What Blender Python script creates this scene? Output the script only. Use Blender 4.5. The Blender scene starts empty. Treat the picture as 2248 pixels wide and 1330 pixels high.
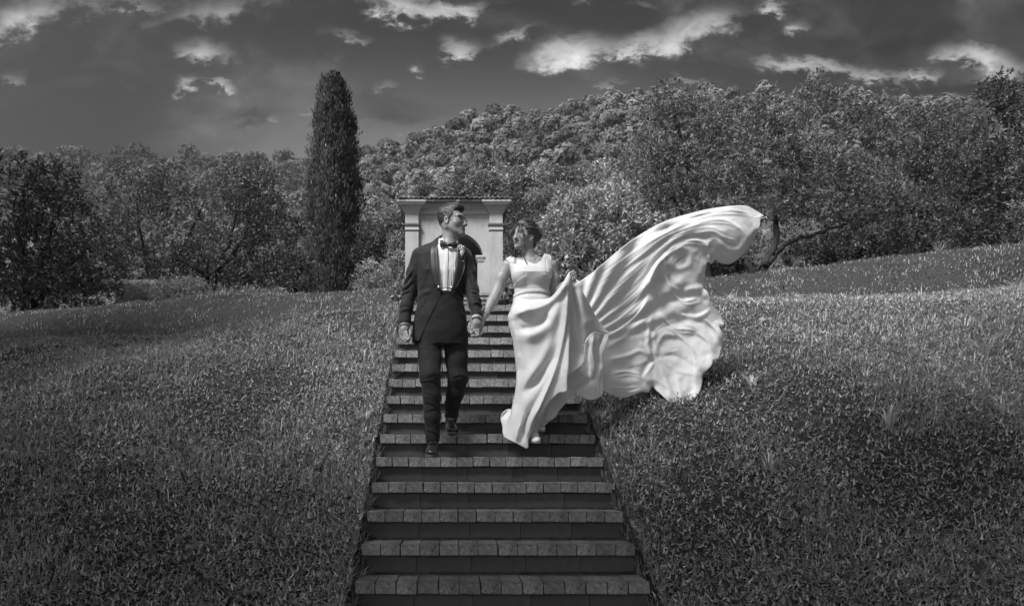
import bpy, math, random
import numpy as np
from mathutils import Vector, Matrix, noise as mnoise
from mathutils.geometry import delaunay_2d_cdt

random.seed(7)
rng = np.random.default_rng(7)
SC = bpy.context.scene
COL = SC.collection
R = math.radians

# ------------------------------------------------------------------ camera
# camera at the origin, about 1.9 m above the lawn at the foot of the bank, looking level (a shift lens view)
FPX = 1600.0                      # focal length in pixels of the 2248 px wide photograph
cam_d = bpy.data.cameras.new('camera'); cam = bpy.data.objects.new('camera', cam_d); COL.objects.link(cam)
cam_d.sensor_width = 36.0; cam_d.lens = 36.0 * FPX / 2248.0
cam.location = (0, 0, 0); cam.rotation_euler = (R(90), 0, 0)
cam_d.shift_x = (1124 - 984) / 2248.0
cam_d.shift_y = (1035 - 665) / 2248.0
cam_d.clip_start = 0.05; cam_d.clip_end = 3000
SC.camera = cam

# ------------------------------------------------------------------ sun and sky
SUN_AZ, SUN_EL = -46.0, 50.0      # azimuth: degrees left of straight behind the camera
sun_dir = Vector((math.sin(R(SUN_AZ)) * math.cos(R(SUN_EL)), -math.cos(R(SUN_AZ)) * math.cos(R(SUN_EL)), math.sin(R(SUN_EL))))
sd = bpy.data.lights.new('sun', 'SUN'); sun = bpy.data.objects.new('sun', sd); COL.objects.link(sun)
sd.energy = 1.5; sd.angle = R(15); sd.color = (1.0, 1.0, 1.0)
sun.rotation_euler = sun_dir.to_track_quat('Z', 'Y').to_euler()
sun.location = sun_dir * 60
SC.view_settings.view_transform = 'Standard'; SC.view_settings.look = 'None'
SC.view_settings.exposure = 2.15; SC.view_settings.gamma = 1.0; SC.view_settings.use_curve_mapping = False

W = bpy.data.worlds.new('World'); SC.world = W; W.use_nodes = True
nt = W.node_tree; nt.nodes.clear()
def wn(t, **kw):
    n = nt.nodes.new(t)
    for k, v in kw.items(): setattr(n, k, v)
    return n
def L(a, b): nt.links.new(a, b)
def setin(sock, v, tree=None):
    if hasattr(v, 'is_output') or isinstance(v, bpy.types.NodeSocket): (tree or nt).links.new(v, sock)
    else: sock.default_value = v
def wm(op, a, b=None, c=None, clamp=False):
    n = wn('ShaderNodeMath', operation=op); n.use_clamp = clamp
    setin(n.inputs[0], a)
    if b is not None: setin(n.inputs[1], b)
    if c is not None: setin(n.inputs[2], c)
    return n.outputs[0]
def wmix(f, a, b):            # a*(1-f)+b*f
    return wm('ADD', wm('MULTIPLY', a, wm('SUBTRACT', 1.0, f)), wm('MULTIPLY', b, f))
def sstep(x, lo, hi):
    n = wn('ShaderNodeMapRange', interpolation_type='SMOOTHSTEP')
    setin(n.inputs[0], x); n.inputs[1].default_value = lo; n.inputs[2].default_value = hi
    return n.outputs[0]
sky = wn('ShaderNodeTexSky', sky_type='NISHITA'); sky.sun_disc = False
sky.sun_elevation = R(SUN_EL); sky.sun_rotation = math.atan2(sun_dir.x, sun_dir.y)
bw = wn('ShaderNodeRGBToBW'); L(sky.outputs[0], bw.inputs[0])
tc = wn('ShaderNodeTexCoord'); sep = wn('ShaderNodeSeparateXYZ'); L(tc.outputs['Generated'], sep.inputs[0])
X, Y, Z = sep.outputs
AY = wm('MAXIMUM', wm('ABSOLUTE', Y), 0.12)
U = wm('DIVIDE', X, AY); V = wm('DIVIDE', Z, AY)
# cloud noise, sampled on direction stretched so clouds flatten to the horizon
def noise_w(vec, scale, detail=6.0, rough=0.55, dist=0.0):
    n = wn('ShaderNodeTexNoise'); n.inputs['Scale'].default_value = scale; n.inputs['Detail'].default_value = detail
    n.inputs['Roughness'].default_value = rough; n.inputs['Distortion'].default_value = dist
    L(vec, n.inputs['Vector']); return n.outputs[0]
comb = wn('ShaderNodeCombineXYZ'); L(U, comb.inputs[0]); L(wm('MULTIPLY', V, 1.6), comb.inputs[1]); L(wm('MULTIPLY', Y, 0.2), comb.inputs[2])
UV = comb.outputs[0]
n_big = noise_w(UV, 3.2, 7, 0.6, 0.6)
n_med = noise_w(UV, 9.0, 7, 0.62, 0.5)
n_fin = noise_w(UV, 24.0, 8, 0.68, 0.2)
warpU = wm('ADD', U, wm('MULTIPLY', wm('SUBTRACT', n_med, 0.5), 0.075))
warpV = wm('ADD', V, wm('MULTIPLY', wm('SUBTRACT', n_fin, 0.5), 0.075))
warpV = wm('ADD', warpV, wm('MULTIPLY', wm('SUBTRACT', n_med, 0.5), 0.04))
# single clouds: (direction u, v, half width, half height, tilt, brightness)
def CL(px, py, w, h, tilt=0, b=1.0): return ((px - 984) / FPX, (1035 - py) / FPX, w / FPX, h / FPX, R(tilt), b)
CLOUDS = [CL(1245, 122, 95, 34, 14, 1.0), CL(1405, 108, 50, 26, 5, .9), CL(1525, 72, 95, 42, 24, .95), CL(445, 115, 70, 30, -4, .6), CL(410, 192, 28, 22, 25, .75),
          CL(485, 188, 34, 13, -6, .75), CL(1005, 108, 45, 25, 0, .7), CL(880, 18, 85, 30, -8, .95), CL(985, 30, 50, 22, 5, .6), CL(50, 45, 120, 44, 22, .62), CL(180, 20, 70, 30, 10, .3),
          CL(1030, 18, 50, 18, 8, .5), CL(1695, 15, 36, 16, 10, .65), CL(1755, 58, 30, 18, 30, .5), CL(1770, 150, 110, 24, -5, .95), CL(1700, 160, 50, 20, 0, .5), CL(1930, 172, 60, 16, -6, .5),
          CL(2140, 122, 80, 30, -8, 1.0), CL(2030, 160, 50, 16, 5, .5), CL(918, 150, 14, 16, 20, .6), CL(662, 268, 36, 12, 3, .7),
          CL(845, 195, 30, 12, 0, .45), CL(1130, 75, 60, 14, 25, .4), CL(790, 85, 50, 14, -25, .35), CL(1280, 10, 24, 16, 0, .4),
          CL(1400, 8, 45, 12, 0, .3), CL(2040, 226, 70, 16, 6, .85), CL(590, 262, 18, 8, 0, .45), CL(880, 300, 40, 10, 0, .35), CL(490, 22, 140, 36, 8, .38), CL(400, 55, 60, 25, 10, .3),
          CL(1000, 262, 60, 9, 6, .3), CL(1500, 178, 70, 8, 0, .45), CL(30, 165, 40, 16, 0, .25), CL(430, 262, 22, 9, 10, .2), CL(2200, 165, 70, 22, 10, .6),
          CL(1340, 180, 40, 9, 10, .3), CL(300, 10, 60, 14, 0, .3)]
DARKS = [CL(870, 245, 105, 34, -8, .7), CL(545, 262, 48, 20, 0, .8), CL(2060, 200, 120, 26, 0, .75), CL(1960, 95, 150, 36, 5, .9), CL(1150, 20, 120, 24, 0, .4), CL(1870, 205, 90, 14, -10, .5),
         CL(700, 120, 90, 30, 0, .25), CL(700, 50, 260, 40, 5, .35)]
def field(lst, soft):
    acc = None
    for (u, v, w, h, t, b) in lst:
        du = wm('SUBTRACT', warpU, u); dv = wm('SUBTRACT', warpV, v)
        a = wm('DIVIDE', wm('ADD', wm('MULTIPLY', du, math.cos(t)), wm('MULTIPLY', dv, math.sin(t))), w)
        c = wm('DIVIDE', wm('SUBTRACT', wm('MULTIPLY', dv, math.cos(t)), wm('MULTIPLY', du, math.sin(t))), h)
        # flat-based cumulus: below centre the falloff is quicker
        c = wm('ADD', c, wm('MULTIPLY', wm('MINIMUM', c, 0.0), 0.5))
        d = wm('ADD', wm('MULTIPLY', a, a), wm('MULTIPLY', c, c))
        f = wm('MULTIPLY', wm('POWER', 2.718, wm('MULTIPLY', d, -1.0)), b)
        acc = f if acc is None else wm('ADD', acc, f)
    return acc
front = sstep(Y, 0.05, 0.3)
cl = wm('MULTIPLY', field(CLOUDS, 1), front)
dk = wm('MULTIPLY', field(DARKS, 1), front)
# wispy cloud everywhere, made much stronger outside the frame as added fill light
wide = sstep(wm('ADD', wm('MULTIPLY', n_big, 0.75), wm('MULTIPLY', n_med, 0.35)), 0.54, 0.80)
wide = wm('MULTIPLY', wide, wmix(front, 1.0, 0.16))
tex = wm('ADD', 0.15, wm('MULTIPLY', wm('ADD', n_fin, n_med), 0.85))
clm = sstep(wm('ADD', wm('MULTIPLY', cl, tex), wm('ADD', wm('MULTIPLY', wm('SUBTRACT', n_med, 0.5), 0.55), wm('MULTIPLY', wm('SUBTRACT', n_fin, 0.5), 0.5))), 0.05, 1.0)
clm = wm('MAXIMUM', wm('MULTIPLY', clm, 0.95), wide)
# clear sky: dark overhead (a red-filtered blue), lighter to the horizon; darker away from the centre-right
el = wm('ARCSINE', Z)
hor = wm('POWER', wm('SUBTRACT', 1.0, sstep(V, 0.38, 0.66)), 1.6)
side = wm('SUBTRACT', 1.0, wm('MULTIPLY', sstep(wm('ABSOLUTE', wm('SUBTRACT', U, 0.02)), 0.16, 0.50), wmix(front, 0.0, 0.93)))
base = wm('ADD', 0.011, wm('MULTIPLY', wm('MULTIPLY', hor, side), 0.15))
base = wm('MULTIPLY', base, wm('ADD', 0.8, wm('MULTIPLY', n_big, 0.4)))
# veiled brightness that grows towards the sun, from the physical sky, raised as added fill
nish = wm('MULTIPLY', bw.outputs[0], 0.05)
dotn = wn('ShaderNodeVectorMath', operation='DOT_PRODUCT'); L(tc.outputs['Generated'], dotn.inputs[0]); dotn.inputs[1].default_value = sun_dir
veil = wm('POWER', wm('MULTIPLY', wm('ADD', dotn.outputs['Value'], 1.0), 0.5), 6.0)
base = wm('MULTIPLY', base, wm('SUBTRACT', 1.0, wm('MULTIPLY', wm('MINIMUM', dk, 1.0), 0.85)))
cloudv = wm('ADD', 0.05, wm('MULTIPLY', wm('POWER', wm('MULTIPLY', wm('ADD', n_fin, n_med), 0.95), 2.2), 0.36))
cloudv = wm('MULTIPLY', cloudv, wm('SUBTRACT', 1.0, wm('MULTIPLY', wm('MINIMUM', dk, 1.0), 0.5)))
radiance = wmix(wm('MINIMUM', clm, 1.0), base, cloudv)
radiance = wm('ADD', radiance, wm('MULTIPLY', wm('MULTIPLY', veil, nish), 6.0))
SKY_GAIN = 0.30
radiance = wm('MULTIPLY', radiance, SKY_GAIN / 0.1)
bg = wn('ShaderNodeBackground'); bg.inputs['Strength'].default_value = 0.1
cc = wn('ShaderNodeCombineColor')
for i in range(3): L(radiance, cc.inputs[i])
L(cc.outputs[0], bg.inputs['Color'])
wo = wn('ShaderNodeOutputWorld'); L(bg.outputs[0], wo.inputs['Surface'])
W.cycles.sampling_method = 'MANUAL'; W.cycles.sample_map_resolution = 512
SC.cycles.max_bounces = 6; SC.cycles.transparent_max_bounces = 8
SC.cycles.diffuse_bounces = 3; SC.cycles.glossy_bounces = 2; SC.cycles.transmission_bounces = 4

# ------------------------------------------------------------------ materials
def material(name, v, rough=0.8, var=0.0, scale=8.0, bump=0.0, bscale=40.0, sheen=0.0, spec=0.3, transl=0.0, attr=False, detail=4.0, stretch=(1,1,1), rnd=0.0, metallic=0.0, coat=0.0, stains=None, two=None):
    m = bpy.data.materials.new(name); m.use_nodes = True
    t = m.node_tree; b = t.nodes['Principled BSDF']
    b.inputs['Roughness'].default_value = rough; b.inputs['Specular IOR Level'].default_value = spec
    b.inputs['Metallic'].default_value = metallic; b.inputs['Coat Weight'].default_value = coat
    b.inputs['Coat Roughness'].default_value = 0.15
    if sheen: b.inputs['Sheen Weight'].default_value = sheen; b.inputs['Sheen Roughness'].default_value = 0.35
    def mth(op, a, c, clamp=False):
        n = t.nodes.new('ShaderNodeMath'); n.operation = op; n.use_clamp = clamp
        setin(n.inputs[0], a, t); setin(n.inputs[1], c, t); return n.outputs[0]
    co = t.nodes.new('ShaderNodeTexCoord'); mp = t.nodes.new('ShaderNodeMapping'); mp.inputs['Scale'].default_value = stretch
    t.links.new(co.outputs['Object'], mp.inputs[0])
    def nz(sc, de=detail, ro=0.6):
        n = t.nodes.new('ShaderNodeTexNoise'); n.inputs['Scale'].default_value = sc; n.inputs['Detail'].default_value = de
        n.inputs['Roughness'].default_value = ro; t.links.new(mp.outputs[0], n.inputs['Vector']); return n.outputs[0]
    val = v
    if var:
        a = mth('MULTIPLY', mth('SUBTRACT', nz(scale), 0.5), 2.0 * var * 2)
        val = mth('MULTIPLY', v, mth('MAXIMUM', mth('ADD', 1.0, a), 0.15))
    if stains:                       # (scale, lo, hi, factor): patches of dirt or lichen
        for (sc_, lo, hi, f) in stains:
            mr = t.nodes.new('ShaderNodeMapRange'); t.links.new(nz(sc_, 6, 0.65), mr.inputs[0])
            mr.inputs[1].default_value = lo; mr.inputs[2].default_value = hi; mr.inputs[3].default_value = 1.0; mr.inputs[4].default_value = f
            val = mth('MULTIPLY', val, mr.outputs[0])
    if attr:
        at = t.nodes.new('ShaderNodeAttribute'); at.attribute_name = 'tint'
        val = mth('MULTIPLY', val, at.outputs['Fac'])
    if rnd:
        oi = t.nodes.new('ShaderNodeObjectInfo')
        val = mth('MULTIPLY', val, mth('ADD', 1.0 - rnd, mth('MULTIPLY', oi.outputs['Random'], 2 * rnd)))
    cc = t.nodes.new('ShaderNodeCombineColor')
    for i in range(3): setin(cc.inputs[i], val, t)
    t.links.new(cc.outputs[0], b.inputs['Base Color'])
    if sheen: t.links.new(cc.outputs[0], b.inputs['Sheen Tint']); b.inputs['Sheen Tint'].default_value = (1,1,1,1); t.links.remove(b.inputs['Sheen Tint'].links[0])
    if bump:
        bn = t.nodes.new('ShaderNodeBump'); bn.inputs['Strength'].default_value = 1.0; bn.inputs['Distance'].default_value = bump
        t.links.new(nz(bscale, 6, 0.65), bn.inputs['Height']); t.links.new(bn.outputs[0], b.inputs['Normal'])
    if transl:
        tr = t.nodes.new('ShaderNodeBsdfTranslucent'); t.links.new(cc.outputs[0], tr.inputs['Color'])
        mx = t.nodes.new('ShaderNodeMixShader'); mx.inputs[0].default_value = transl
        t.links.new(b.outputs[0], mx.inputs[1]); t.links.new(tr.outputs[0], mx.inputs[2])
        t.links.new(mx.outputs[0], t.nodes['Material Output'].inputs['Surface'])
    return m

# ------------------------------------------------------------------ object helpers
def mesh_from(name, verts, faces, mat, smooth=False, tint=None):
    """verts (n,3) array, faces: (m,3) or (m,4) array, or list of lists"""
    me = bpy.data.meshes.new(name)
    verts = np.asarray(verts, dtype=np.float32)
    if isinstance(faces, np.ndarray):
        k = faces.shape[1]; m = len(faces)
        me.vertices.add(len(verts)); me.vertices.foreach_set('co', verts.ravel())
        me.loops.add(m * k); me.loops.foreach_set('vertex_index', faces.astype(np.int32).ravel())
        me.polygons.add(m); me.polygons.foreach_set('loop_start', np.arange(0, m * k, k, dtype=np.int32))
        me.polygons.foreach_set('loop_total', np.full(m, k, dtype=np.int32))
        me.update(calc_edges=True)
    else:
        me.from_pydata([tuple(map(float, v)) for v in verts], [], faces); me.update()
    if smooth: me.polygons.foreach_set('use_smooth', np.ones(len(me.polygons), dtype=bool))
    if tint is not None:
        a = me.attributes.new('tint', 'FLOAT', 'POINT'); a.data.foreach_set('value', np.asarray(tint, dtype=np.float32))
    if mat is not None: me.materials.append(mat)
    return me
def obj(name, me, parent=None, kind=None, label=None, loc=None, cat=None, group=None):
    o = bpy.data.objects.new(name, me); COL.objects.link(o)
    if parent is not None: o.parent = parent
    if loc is not None: o.location = loc
    if kind: o['kind'] = kind
    if label: o['label'] = label
    if cat: o['category'] = cat
    if group: o['group'] = group
    return o
def thing(name, label, cat, loc=(0, 0, 0), group=None):
    return obj(name, None, None, None, label, loc, cat, group)
def part(name, me, parent, label=None):
    """mesh given in world coordinates under a (translated) parent empty or part"""
    o = obj(name, me, parent, label=label)
    root = parent
    while root.parent: root = root.parent
    if parent is root: o.matrix_parent_inverse = Matrix.Translation(-Vector(root.location))
    return o
def boxv(x0, x1, y0, y1, z0, z1):
    v = [(x0,y0,z0),(x1,y0,z0),(x1,y1,z0),(x0,y1,z0),(x0,y0,z1),(x1,y0,z1),(x1,y1,z1),(x0,y1,z1)]
    f = [[0,3,2,1],[4,5,6,7],[0,1,5,4],[1,2,6,5],[2,3,7,6],[3,0,4,7]]
    return v, f
class MB:
    def __init__(s): s.v = []; s.f = []
    def add(s, v, f):
        n = len(s.v); s.v += [tuple(p) for p in v]; s.f += [[i + n for i in q] for q in f]; return s
    def box(s, *a): return s.add(*boxv(*a))
    def tube(s, pts, rad, n=8, cap=True):
        pts = [Vector(p) for p in pts]; k = len(pts)
        if not hasattr(rad, '__len__'): rad = [rad] * k
        rings = []; base = len(s.v)
        up = Vector((0.13, 0.2, 1)).normalized()
        for i, p in enumerate(pts):
            t = (pts[min(i+1, k-1)] - pts[max(i-1, 0)]).normalized()
            a = t.cross(up)
            if a.length < 1e-3: a = t.cross(Vector((1, 0, 0)))
            a.normalize(); b = t.cross(a).normalized()
            for j in range(n):
                th = 2 * math.pi * j / n
                s.v.append(tuple(p + (a * math.cos(th) + b * math.sin(th)) * rad[i]))
        for i in range(k - 1):
            for j in range(n):
                s.f.append([base + i*n + j, base + i*n + (j+1) % n, base + (i+1)*n + (j+1) % n, base + (i+1)*n + j])
        if cap:
            s.f.append([base + j for j in range(n)][::-1]); s.f.append([base + (k-1)*n + j for j in range(n)])
        return s
    def ball(s, c, r, seg=10, rings=6):
        base = len(s.v); rx, ry, rz = (r if hasattr(r, '__len__') else (r, r, r))
        s.v.append((c[0], c[1], c[2] - rz))
        for i in range(1, rings):
            ph = -math.pi/2 + math.pi * i / rings
            for j in range(seg):
                th = 2*math.pi*j/seg
                s.v.append((c[0] + rx*math.cos(ph)*math.cos(th), c[1] + ry*math.cos(ph)*math.sin(th), c[2] + rz*math.sin(ph)))
        s.v.append((c[0], c[1], c[2] + rz)); top = len(s.v) - 1
        for j in range(seg):
            s.f.append([base, base+1+(j+1) % seg, base+1+j])
            s.f.append([top, top-seg+j, top-seg+(j+1) % seg])
        for i in range(rings-2):
            for j in range(seg):
                a = base+1+i*seg
                s.f.append([a+j, a+(j+1) % seg, a+seg+(j+1) % seg, a+seg+j])
        return s
    def mesh(s, name, mat, smooth=False): return mesh_from(name, np.array(s.v), s.f, mat, smooth)
def P(px, py, d):                 # the point that stands at depth d along the view and shows at photo pixel (px, py)
    return np.array([(px - 984) * d / FPX, d, (1035 - py) * d / FPX])
def smooth01(t): t = np.clip(t, 0, 1); return t * t * (3 - 2 * t)

# value noise for arrays
_perm = rng.random((64, 64, 64)).astype(np.float32)
def vnoise(p, s=1.0):
    p = np.asarray(p, dtype=np.float64) * s
    i = np.floor(p).astype(int); f = p - i; f = f * f * (3 - 2 * f); i &= 63; j = (i + 1) & 63
    def g(a, b, c): return _perm[a, b, c]
    x0, y0, z0 = i[..., 0], i[..., 1], i[..., 2]; x1, y1, z1 = j[..., 0], j[..., 1], j[..., 2]
    fx, fy, fz = f[..., 0], f[..., 1], f[..., 2]
    a = g(x0,y0,z0)*(1-fx)+g(x1,y0,z0)*fx; b = g(x0,y1,z0)*(1-fx)+g(x1,y1,z0)*fx
    c = g(x0,y0,z1)*(1-fx)+g(x1,y0,z1)*fx; d = g(x0,y1,z1)*(1-fx)+g(x1,y1,z1)*fx
    return (a*(1-fy)+b*fy)*(1-fz)+(c*(1-fy)+d*fy)*fz
def fbm(p, s=1.0, o=3):
    r = 0; a = 1; t = 0
    for k in range(o): r = r + a * vnoise(p, s); t += a; a *= .5; s *= 2.03
    return r / t
# ------------------------------------------------------------------ terrain
STEP_D, STEP_H, Y0, Z0, SW = 0.31, 0.183, 4.166, -0.625, 1.68      # tread, riser, first nosing (depth, height), width
SCX = (1102 - 984) * Y0 / FPX                                         # centre line of the stairs
NSTEP = 15
def stair_z(y): return Z0 + (y - Y0) / STEP_D * STEP_H
c1x = [-14, -5.5, -4.13, -3.0, -2.16, -1.6, -.64, .3, .95, 2.2, 3.42, 4.55, 6.03, 7.5, 14]
c1h = [1.45, 1.575, 1.63, 1.69, 1.83, 1.88, 1.93, 1.93, 1.96, 2.13, 2.17, 2.19, 2.27, 2.35, 2.6]
c2x = [-30, -11, -8.3, -5.7, -3, -1.3, 1.0, 3.5, 5.96, 7.6, 10.8, 13.4, 30]
c2h = [3.3, 3.71, 3.97, 4.25, 4.33, 4.36, 4.32, 4.3, 4.42, 4.62, 5.02, 5.22, 5.6]
def gh(x, y, rough=True):
    x = np.asarray(x, dtype=float); y = np.asarray(y, dtype=float)
    h1 = np.interp(x, c1x, c1h); h2 = np.interp(x, c2x, c2h)
    y1 = np.where(x < 0, 9.0, 9.3); y2 = np.where(x < 0, 18.0, 17.0); lo = -1.9
    # bank beside the stairs follows the flight; away from it the bank is rounder and begins earlier
    d = np.clip((np.abs(x - SCX) - SW / 2) / 2.6, 0, 1)
    t = np.clip((y - 2.05) / (y1 - 2.05), 0, 1)
    lin = np.clip((y - 2.2) / (8.55 - 2.2), 0, 1)
    prof = (1 - d) * lin + d * (0.35 * t + 0.65 * np.sin(t * math.pi / 2))
    z1 = lo + (h1 - lo) * prof
    mid = h1 - 0.42 + 0.0 * (y - y1)
    t2 = smooth01((y - (y1 + 1.6)) / (y2 - y1 - 1.6))
    z2 = mid * (1 - t2) + h2 * t2
    w = smooth01((y - y1 + .35) / 0.9)
    z = z1 * (1 - w) + z2 * w
    z = np.where(y > y2, h2 + 0.012 * (y - y2), z)
    if rough:
        p = np.stack([x, y, np.zeros_like(x)], -1)
        r = (fbm(p, 0.9, 3) - .5) * .16 + (fbm(p, 4.0, 2) - .5) * .05
        near = smooth01((np.abs(x - SCX) - SW / 2) / .5)
        inst = (y > 3.0) & (y < 9.0)
        z = z + r * np.where(inst, near, 1.0) * 0.8
    # the earth beside and under the flight stays just below the treads
    ins = np.clip(1 - (np.abs(x - SCX) - SW / 2 - .02) / .35, 0, 1)
    sz = stair_z(y) - 0.02 - .16 * (np.abs(x - SCX) < SW / 2 + .03)
    zz = z * (1 - ins) + sz * ins
    z = np.where((y > 1.9) & (y < 8.7), np.where(zz > z, zz * ins + z * (1 - ins), np.minimum(z, zz + 3 * (1 - ins))), z)
    # sunken path between the two flights
    cor = smooth01((1.35 - np.abs(x - .55)) / .5) * smooth01((y - 8.9) / .8) * (y < 24)
    z = z - cor * np.maximum(0, z - np.minimum(.2275 * y - .14, 3.9))
    return z

M_soil = material('soil', 0.05, 1.0, .5, 14, .03, 45, stains=[(30, .4, .6, .5)])
M_grass = material('grass_blade', 0.37, .55, .22, 1.3, transl=.3, attr=True, spec=.4)
M_hill = material('forest_floor', 0.05, 1.0, .3, .2)
def grid_surface(xs, ys, fn, name, mat):
    XX, YY = np.meshgrid(xs, ys); ZZ = fn(XX, YY)
    v = np.stack([XX, YY, ZZ], -1).reshape(-1, 3); nx = len(xs); ny = len(ys)
    i = np.arange((ny-1)*(nx-1)); r = i // (nx-1); c = i % (nx-1); a = r*nx + c
    return mesh_from(name, v, np.stack([a, a+1, a+nx+1, a+nx], -1), mat, True)
xs = np.concatenate([np.linspace(-60, -8, 27)[:-1], np.linspace(-8, -1, 60)[:-1], np.linspace(-1, 2.4, 70)[:-1], np.linspace(2.4, 10, 60)[:-1], np.linspace(10, 60, 27)])
ys = np.concatenate([np.linspace(-40, 1.5, 14)[:-1], np.linspace(1.5, 10.5, 130)[:-1], np.linspace(10.5, 24, 60)[:-1], np.linspace(24, 60, 20)])
obj('ground', grid_surface(xs, ys, gh, 'ground', M_soil), kind='structure')

# hills behind: two ridges that carry the woods
def hillnear(x, y):
    rid = np.interp(x / np.maximum(y, 1) * FPX + 984, [300, 620, 800, 870, 930, 1030, 1130, 1240, 1400, 1700, 2000, 2248, 2900],
                    [520, 480, 400, 360, 322, 290, 275, 258, 236, 232, 250, 262, 300])
    s = np.clip((y - 55) / (250 - 55), 0, 1)
    top = (1035 - rid) * 250 / FPX
    z = 4.2 + (top - 4.2) * (0.25 * s + 0.75 * s ** 1.25)
    z = z - np.clip(y - 250, 0, 999) * .25
    p = np.stack([x, y, 0 * x], -1)
    return z + (fbm(p, .03, 3) - .5) * 14 * np.clip(s * (1 - s) * 4, 0, 1)
def hillfar(x, y):
    rid = np.interp(x / np.maximum(y, 1) * FPX + 984, [-800, 0, 250, 400, 600, 700, 790, 870, 1000, 2200], [350, 362, 366, 368, 374, 372, 352, 352, 400, 460])
    s = np.clip((y - 260) / (430 - 260), 0, 1)
    top = (1035 - rid) * 430 / FPX
    base = 60
    z = base + (top - base) * (0.6 * s + 0.4 * s * s) - (y < 300) * (300 - y) * .3
    z = z - np.clip(y - 430, 0, 999) * .3
    p = np.stack([x, y, 0 * x], -1)
    return z + (fbm(p, .02, 3) - .5) * 20 * np.clip(s * (1 - s) * 4, 0, 1)
obj('hill', grid_surface(np.linspace(-260, 330, 80), np.linspace(52, 330, 60), hillnear, 'hill', M_hill), kind='structure')
obj('far_hill', grid_surface(np.linspace(-420, 220, 60), np.linspace(250, 520, 40), hillfar, 'far_hill', M_hill), kind='structure')
obj('plain', mesh_from('plain', [(-1500, -1500, -2.6), (1500, -1500, -2.6), (1500, 1500, -2.6), (-1500, 1500, -2.6)], [[0, 1, 2, 3]], M_hill), kind='structure')

# ------------------------------------------------------------------ foliage generator
def rand_dirs(n, g=rng):
    v = g.normal(size=(n, 3)); return v / np.linalg.norm(v, axis=1)[:, None]
def leaf_mesh(name, cen, dirs, nrm, length, width, tint, mat):
    """folded diamond leaves: cen (n,3), dirs along the leaf, nrm facing"""
    n = len(cen); side = np.cross(dirs, nrm); side /= np.linalg.norm(side, axis=1)[:, None] + 1e-9
    ln = np.broadcast_to(length, (n,))[:, None]; wd = np.broadcast_to(width, (n,))[:, None]
    v = np.stack([cen, cen + dirs*ln*.5 + side*wd*.5, cen + dirs*ln, cen + dirs*ln*.5 - side*wd*.5], 1).reshape(-1, 3)
    f = np.arange(4*n).reshape(n, 4)
    return mesh_from(name, v, f, mat, False, np.repeat(tint, 4))
def foliage(name, lobes, D, n, mat, size=.09, ratio=.3, per=9, twig=.22, thick=.8, seed=1, up=.25, inner=.25, shade=1.0, holes=.42, hs=1.0, ry=None):
    g = np.random.default_rng(seed)
    lob = np.array([[*P(a, b, D + (c[1] if hasattr(c, '__len__') else 0)), (c[0] if hasattr(c, '__len__') else c) * D / FPX] for a, b, c in lobes])
    wts = lob[:, 3] ** 2; k = g.choice(len(lob), size=n // per * 2, p=wts / wts.sum())
    d = rand_dirs(len(k), g); rr = (inner + (1 - inner) * g.random(len(k)) ** .45)
    rad = lob[k, 3] * (0.82 + .36 * fbm(d * 1.7 + k[:, None] * 3.1, 1.6, 2))
    c = lob[k, :3] + d * (rad * rr)[:, None] * np.array([1, thick, 1])
    keep = fbm(c, .9 / hs / max(.3, lob[:, 3].mean()) , 3) > holes
    c = c[keep][:n // per]; d = d[keep][:n // per]; m = len(c)
    tn = g.random(m) * .5 + .75
    tw = d * .8 + rand_dirs(m, g) * .7 + np.array([0, 0, up]); tw /= np.linalg.norm(tw, axis=1)[:, None]
    C = np.repeat(c, per, 0); T = np.repeat(tw, per, 0); N = m * per
    t = g.random(N) * twig
    dirs = T * .7 + rand_dirs(N, g) * .75; dirs /= np.linalg.norm(dirs, axis=1)[:, None]
    nr = rand_dirs(N, g) + np.array([0, -.15, .5])
    pos = C + T * t[:, None] + rand_dirs(N, g) * twig * .12
    ln = size * (.65 + .7 * g.random(N))
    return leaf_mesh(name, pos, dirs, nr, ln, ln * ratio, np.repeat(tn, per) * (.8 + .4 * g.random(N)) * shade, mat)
def limb(mb, pts, r0, r1, n=7, seed=0, wob=.03):
    g = np.random.default_rng(seed); q = []
    pts = [np.array(p, float) for p in pts]
    for a, b in zip(pts[:-1], pts[1:]):
        for t in np.linspace(0, 1, 5)[:-1]: q.append(a * (1-t) + b * t + g.normal(size=3) * wob)
    q.append(pts[-1]); k = len(q)
    mb.tube(q, [r0 + (r1 - r0) * (i / (k-1)) ** .8 for i in range(k)], n)
M_bark = material('bark', 0.032, .95, .4, 6, .03, 14, stretch=(3, 3, .6))
M_olive = material('olive_leaf', .135, .5, .3, .5, transl=.22, attr=True, spec=.5)
M_dark = material('evergreen_leaf', .085, .6, .3, .5, transl=.15, attr=True, spec=.3)
M_light = material('shrub_leaf', .32, .5, .3, .5, transl=.25, attr=True, spec=.5)
M_cyp = material('cypress_scale', .055, .8, .4, 1.5, transl=.1, attr=True, spec=.3)
M_wood = material('woodland_leaf', .118, .8, .35, .02, transl=.2, attr=True, spec=.1)
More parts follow.
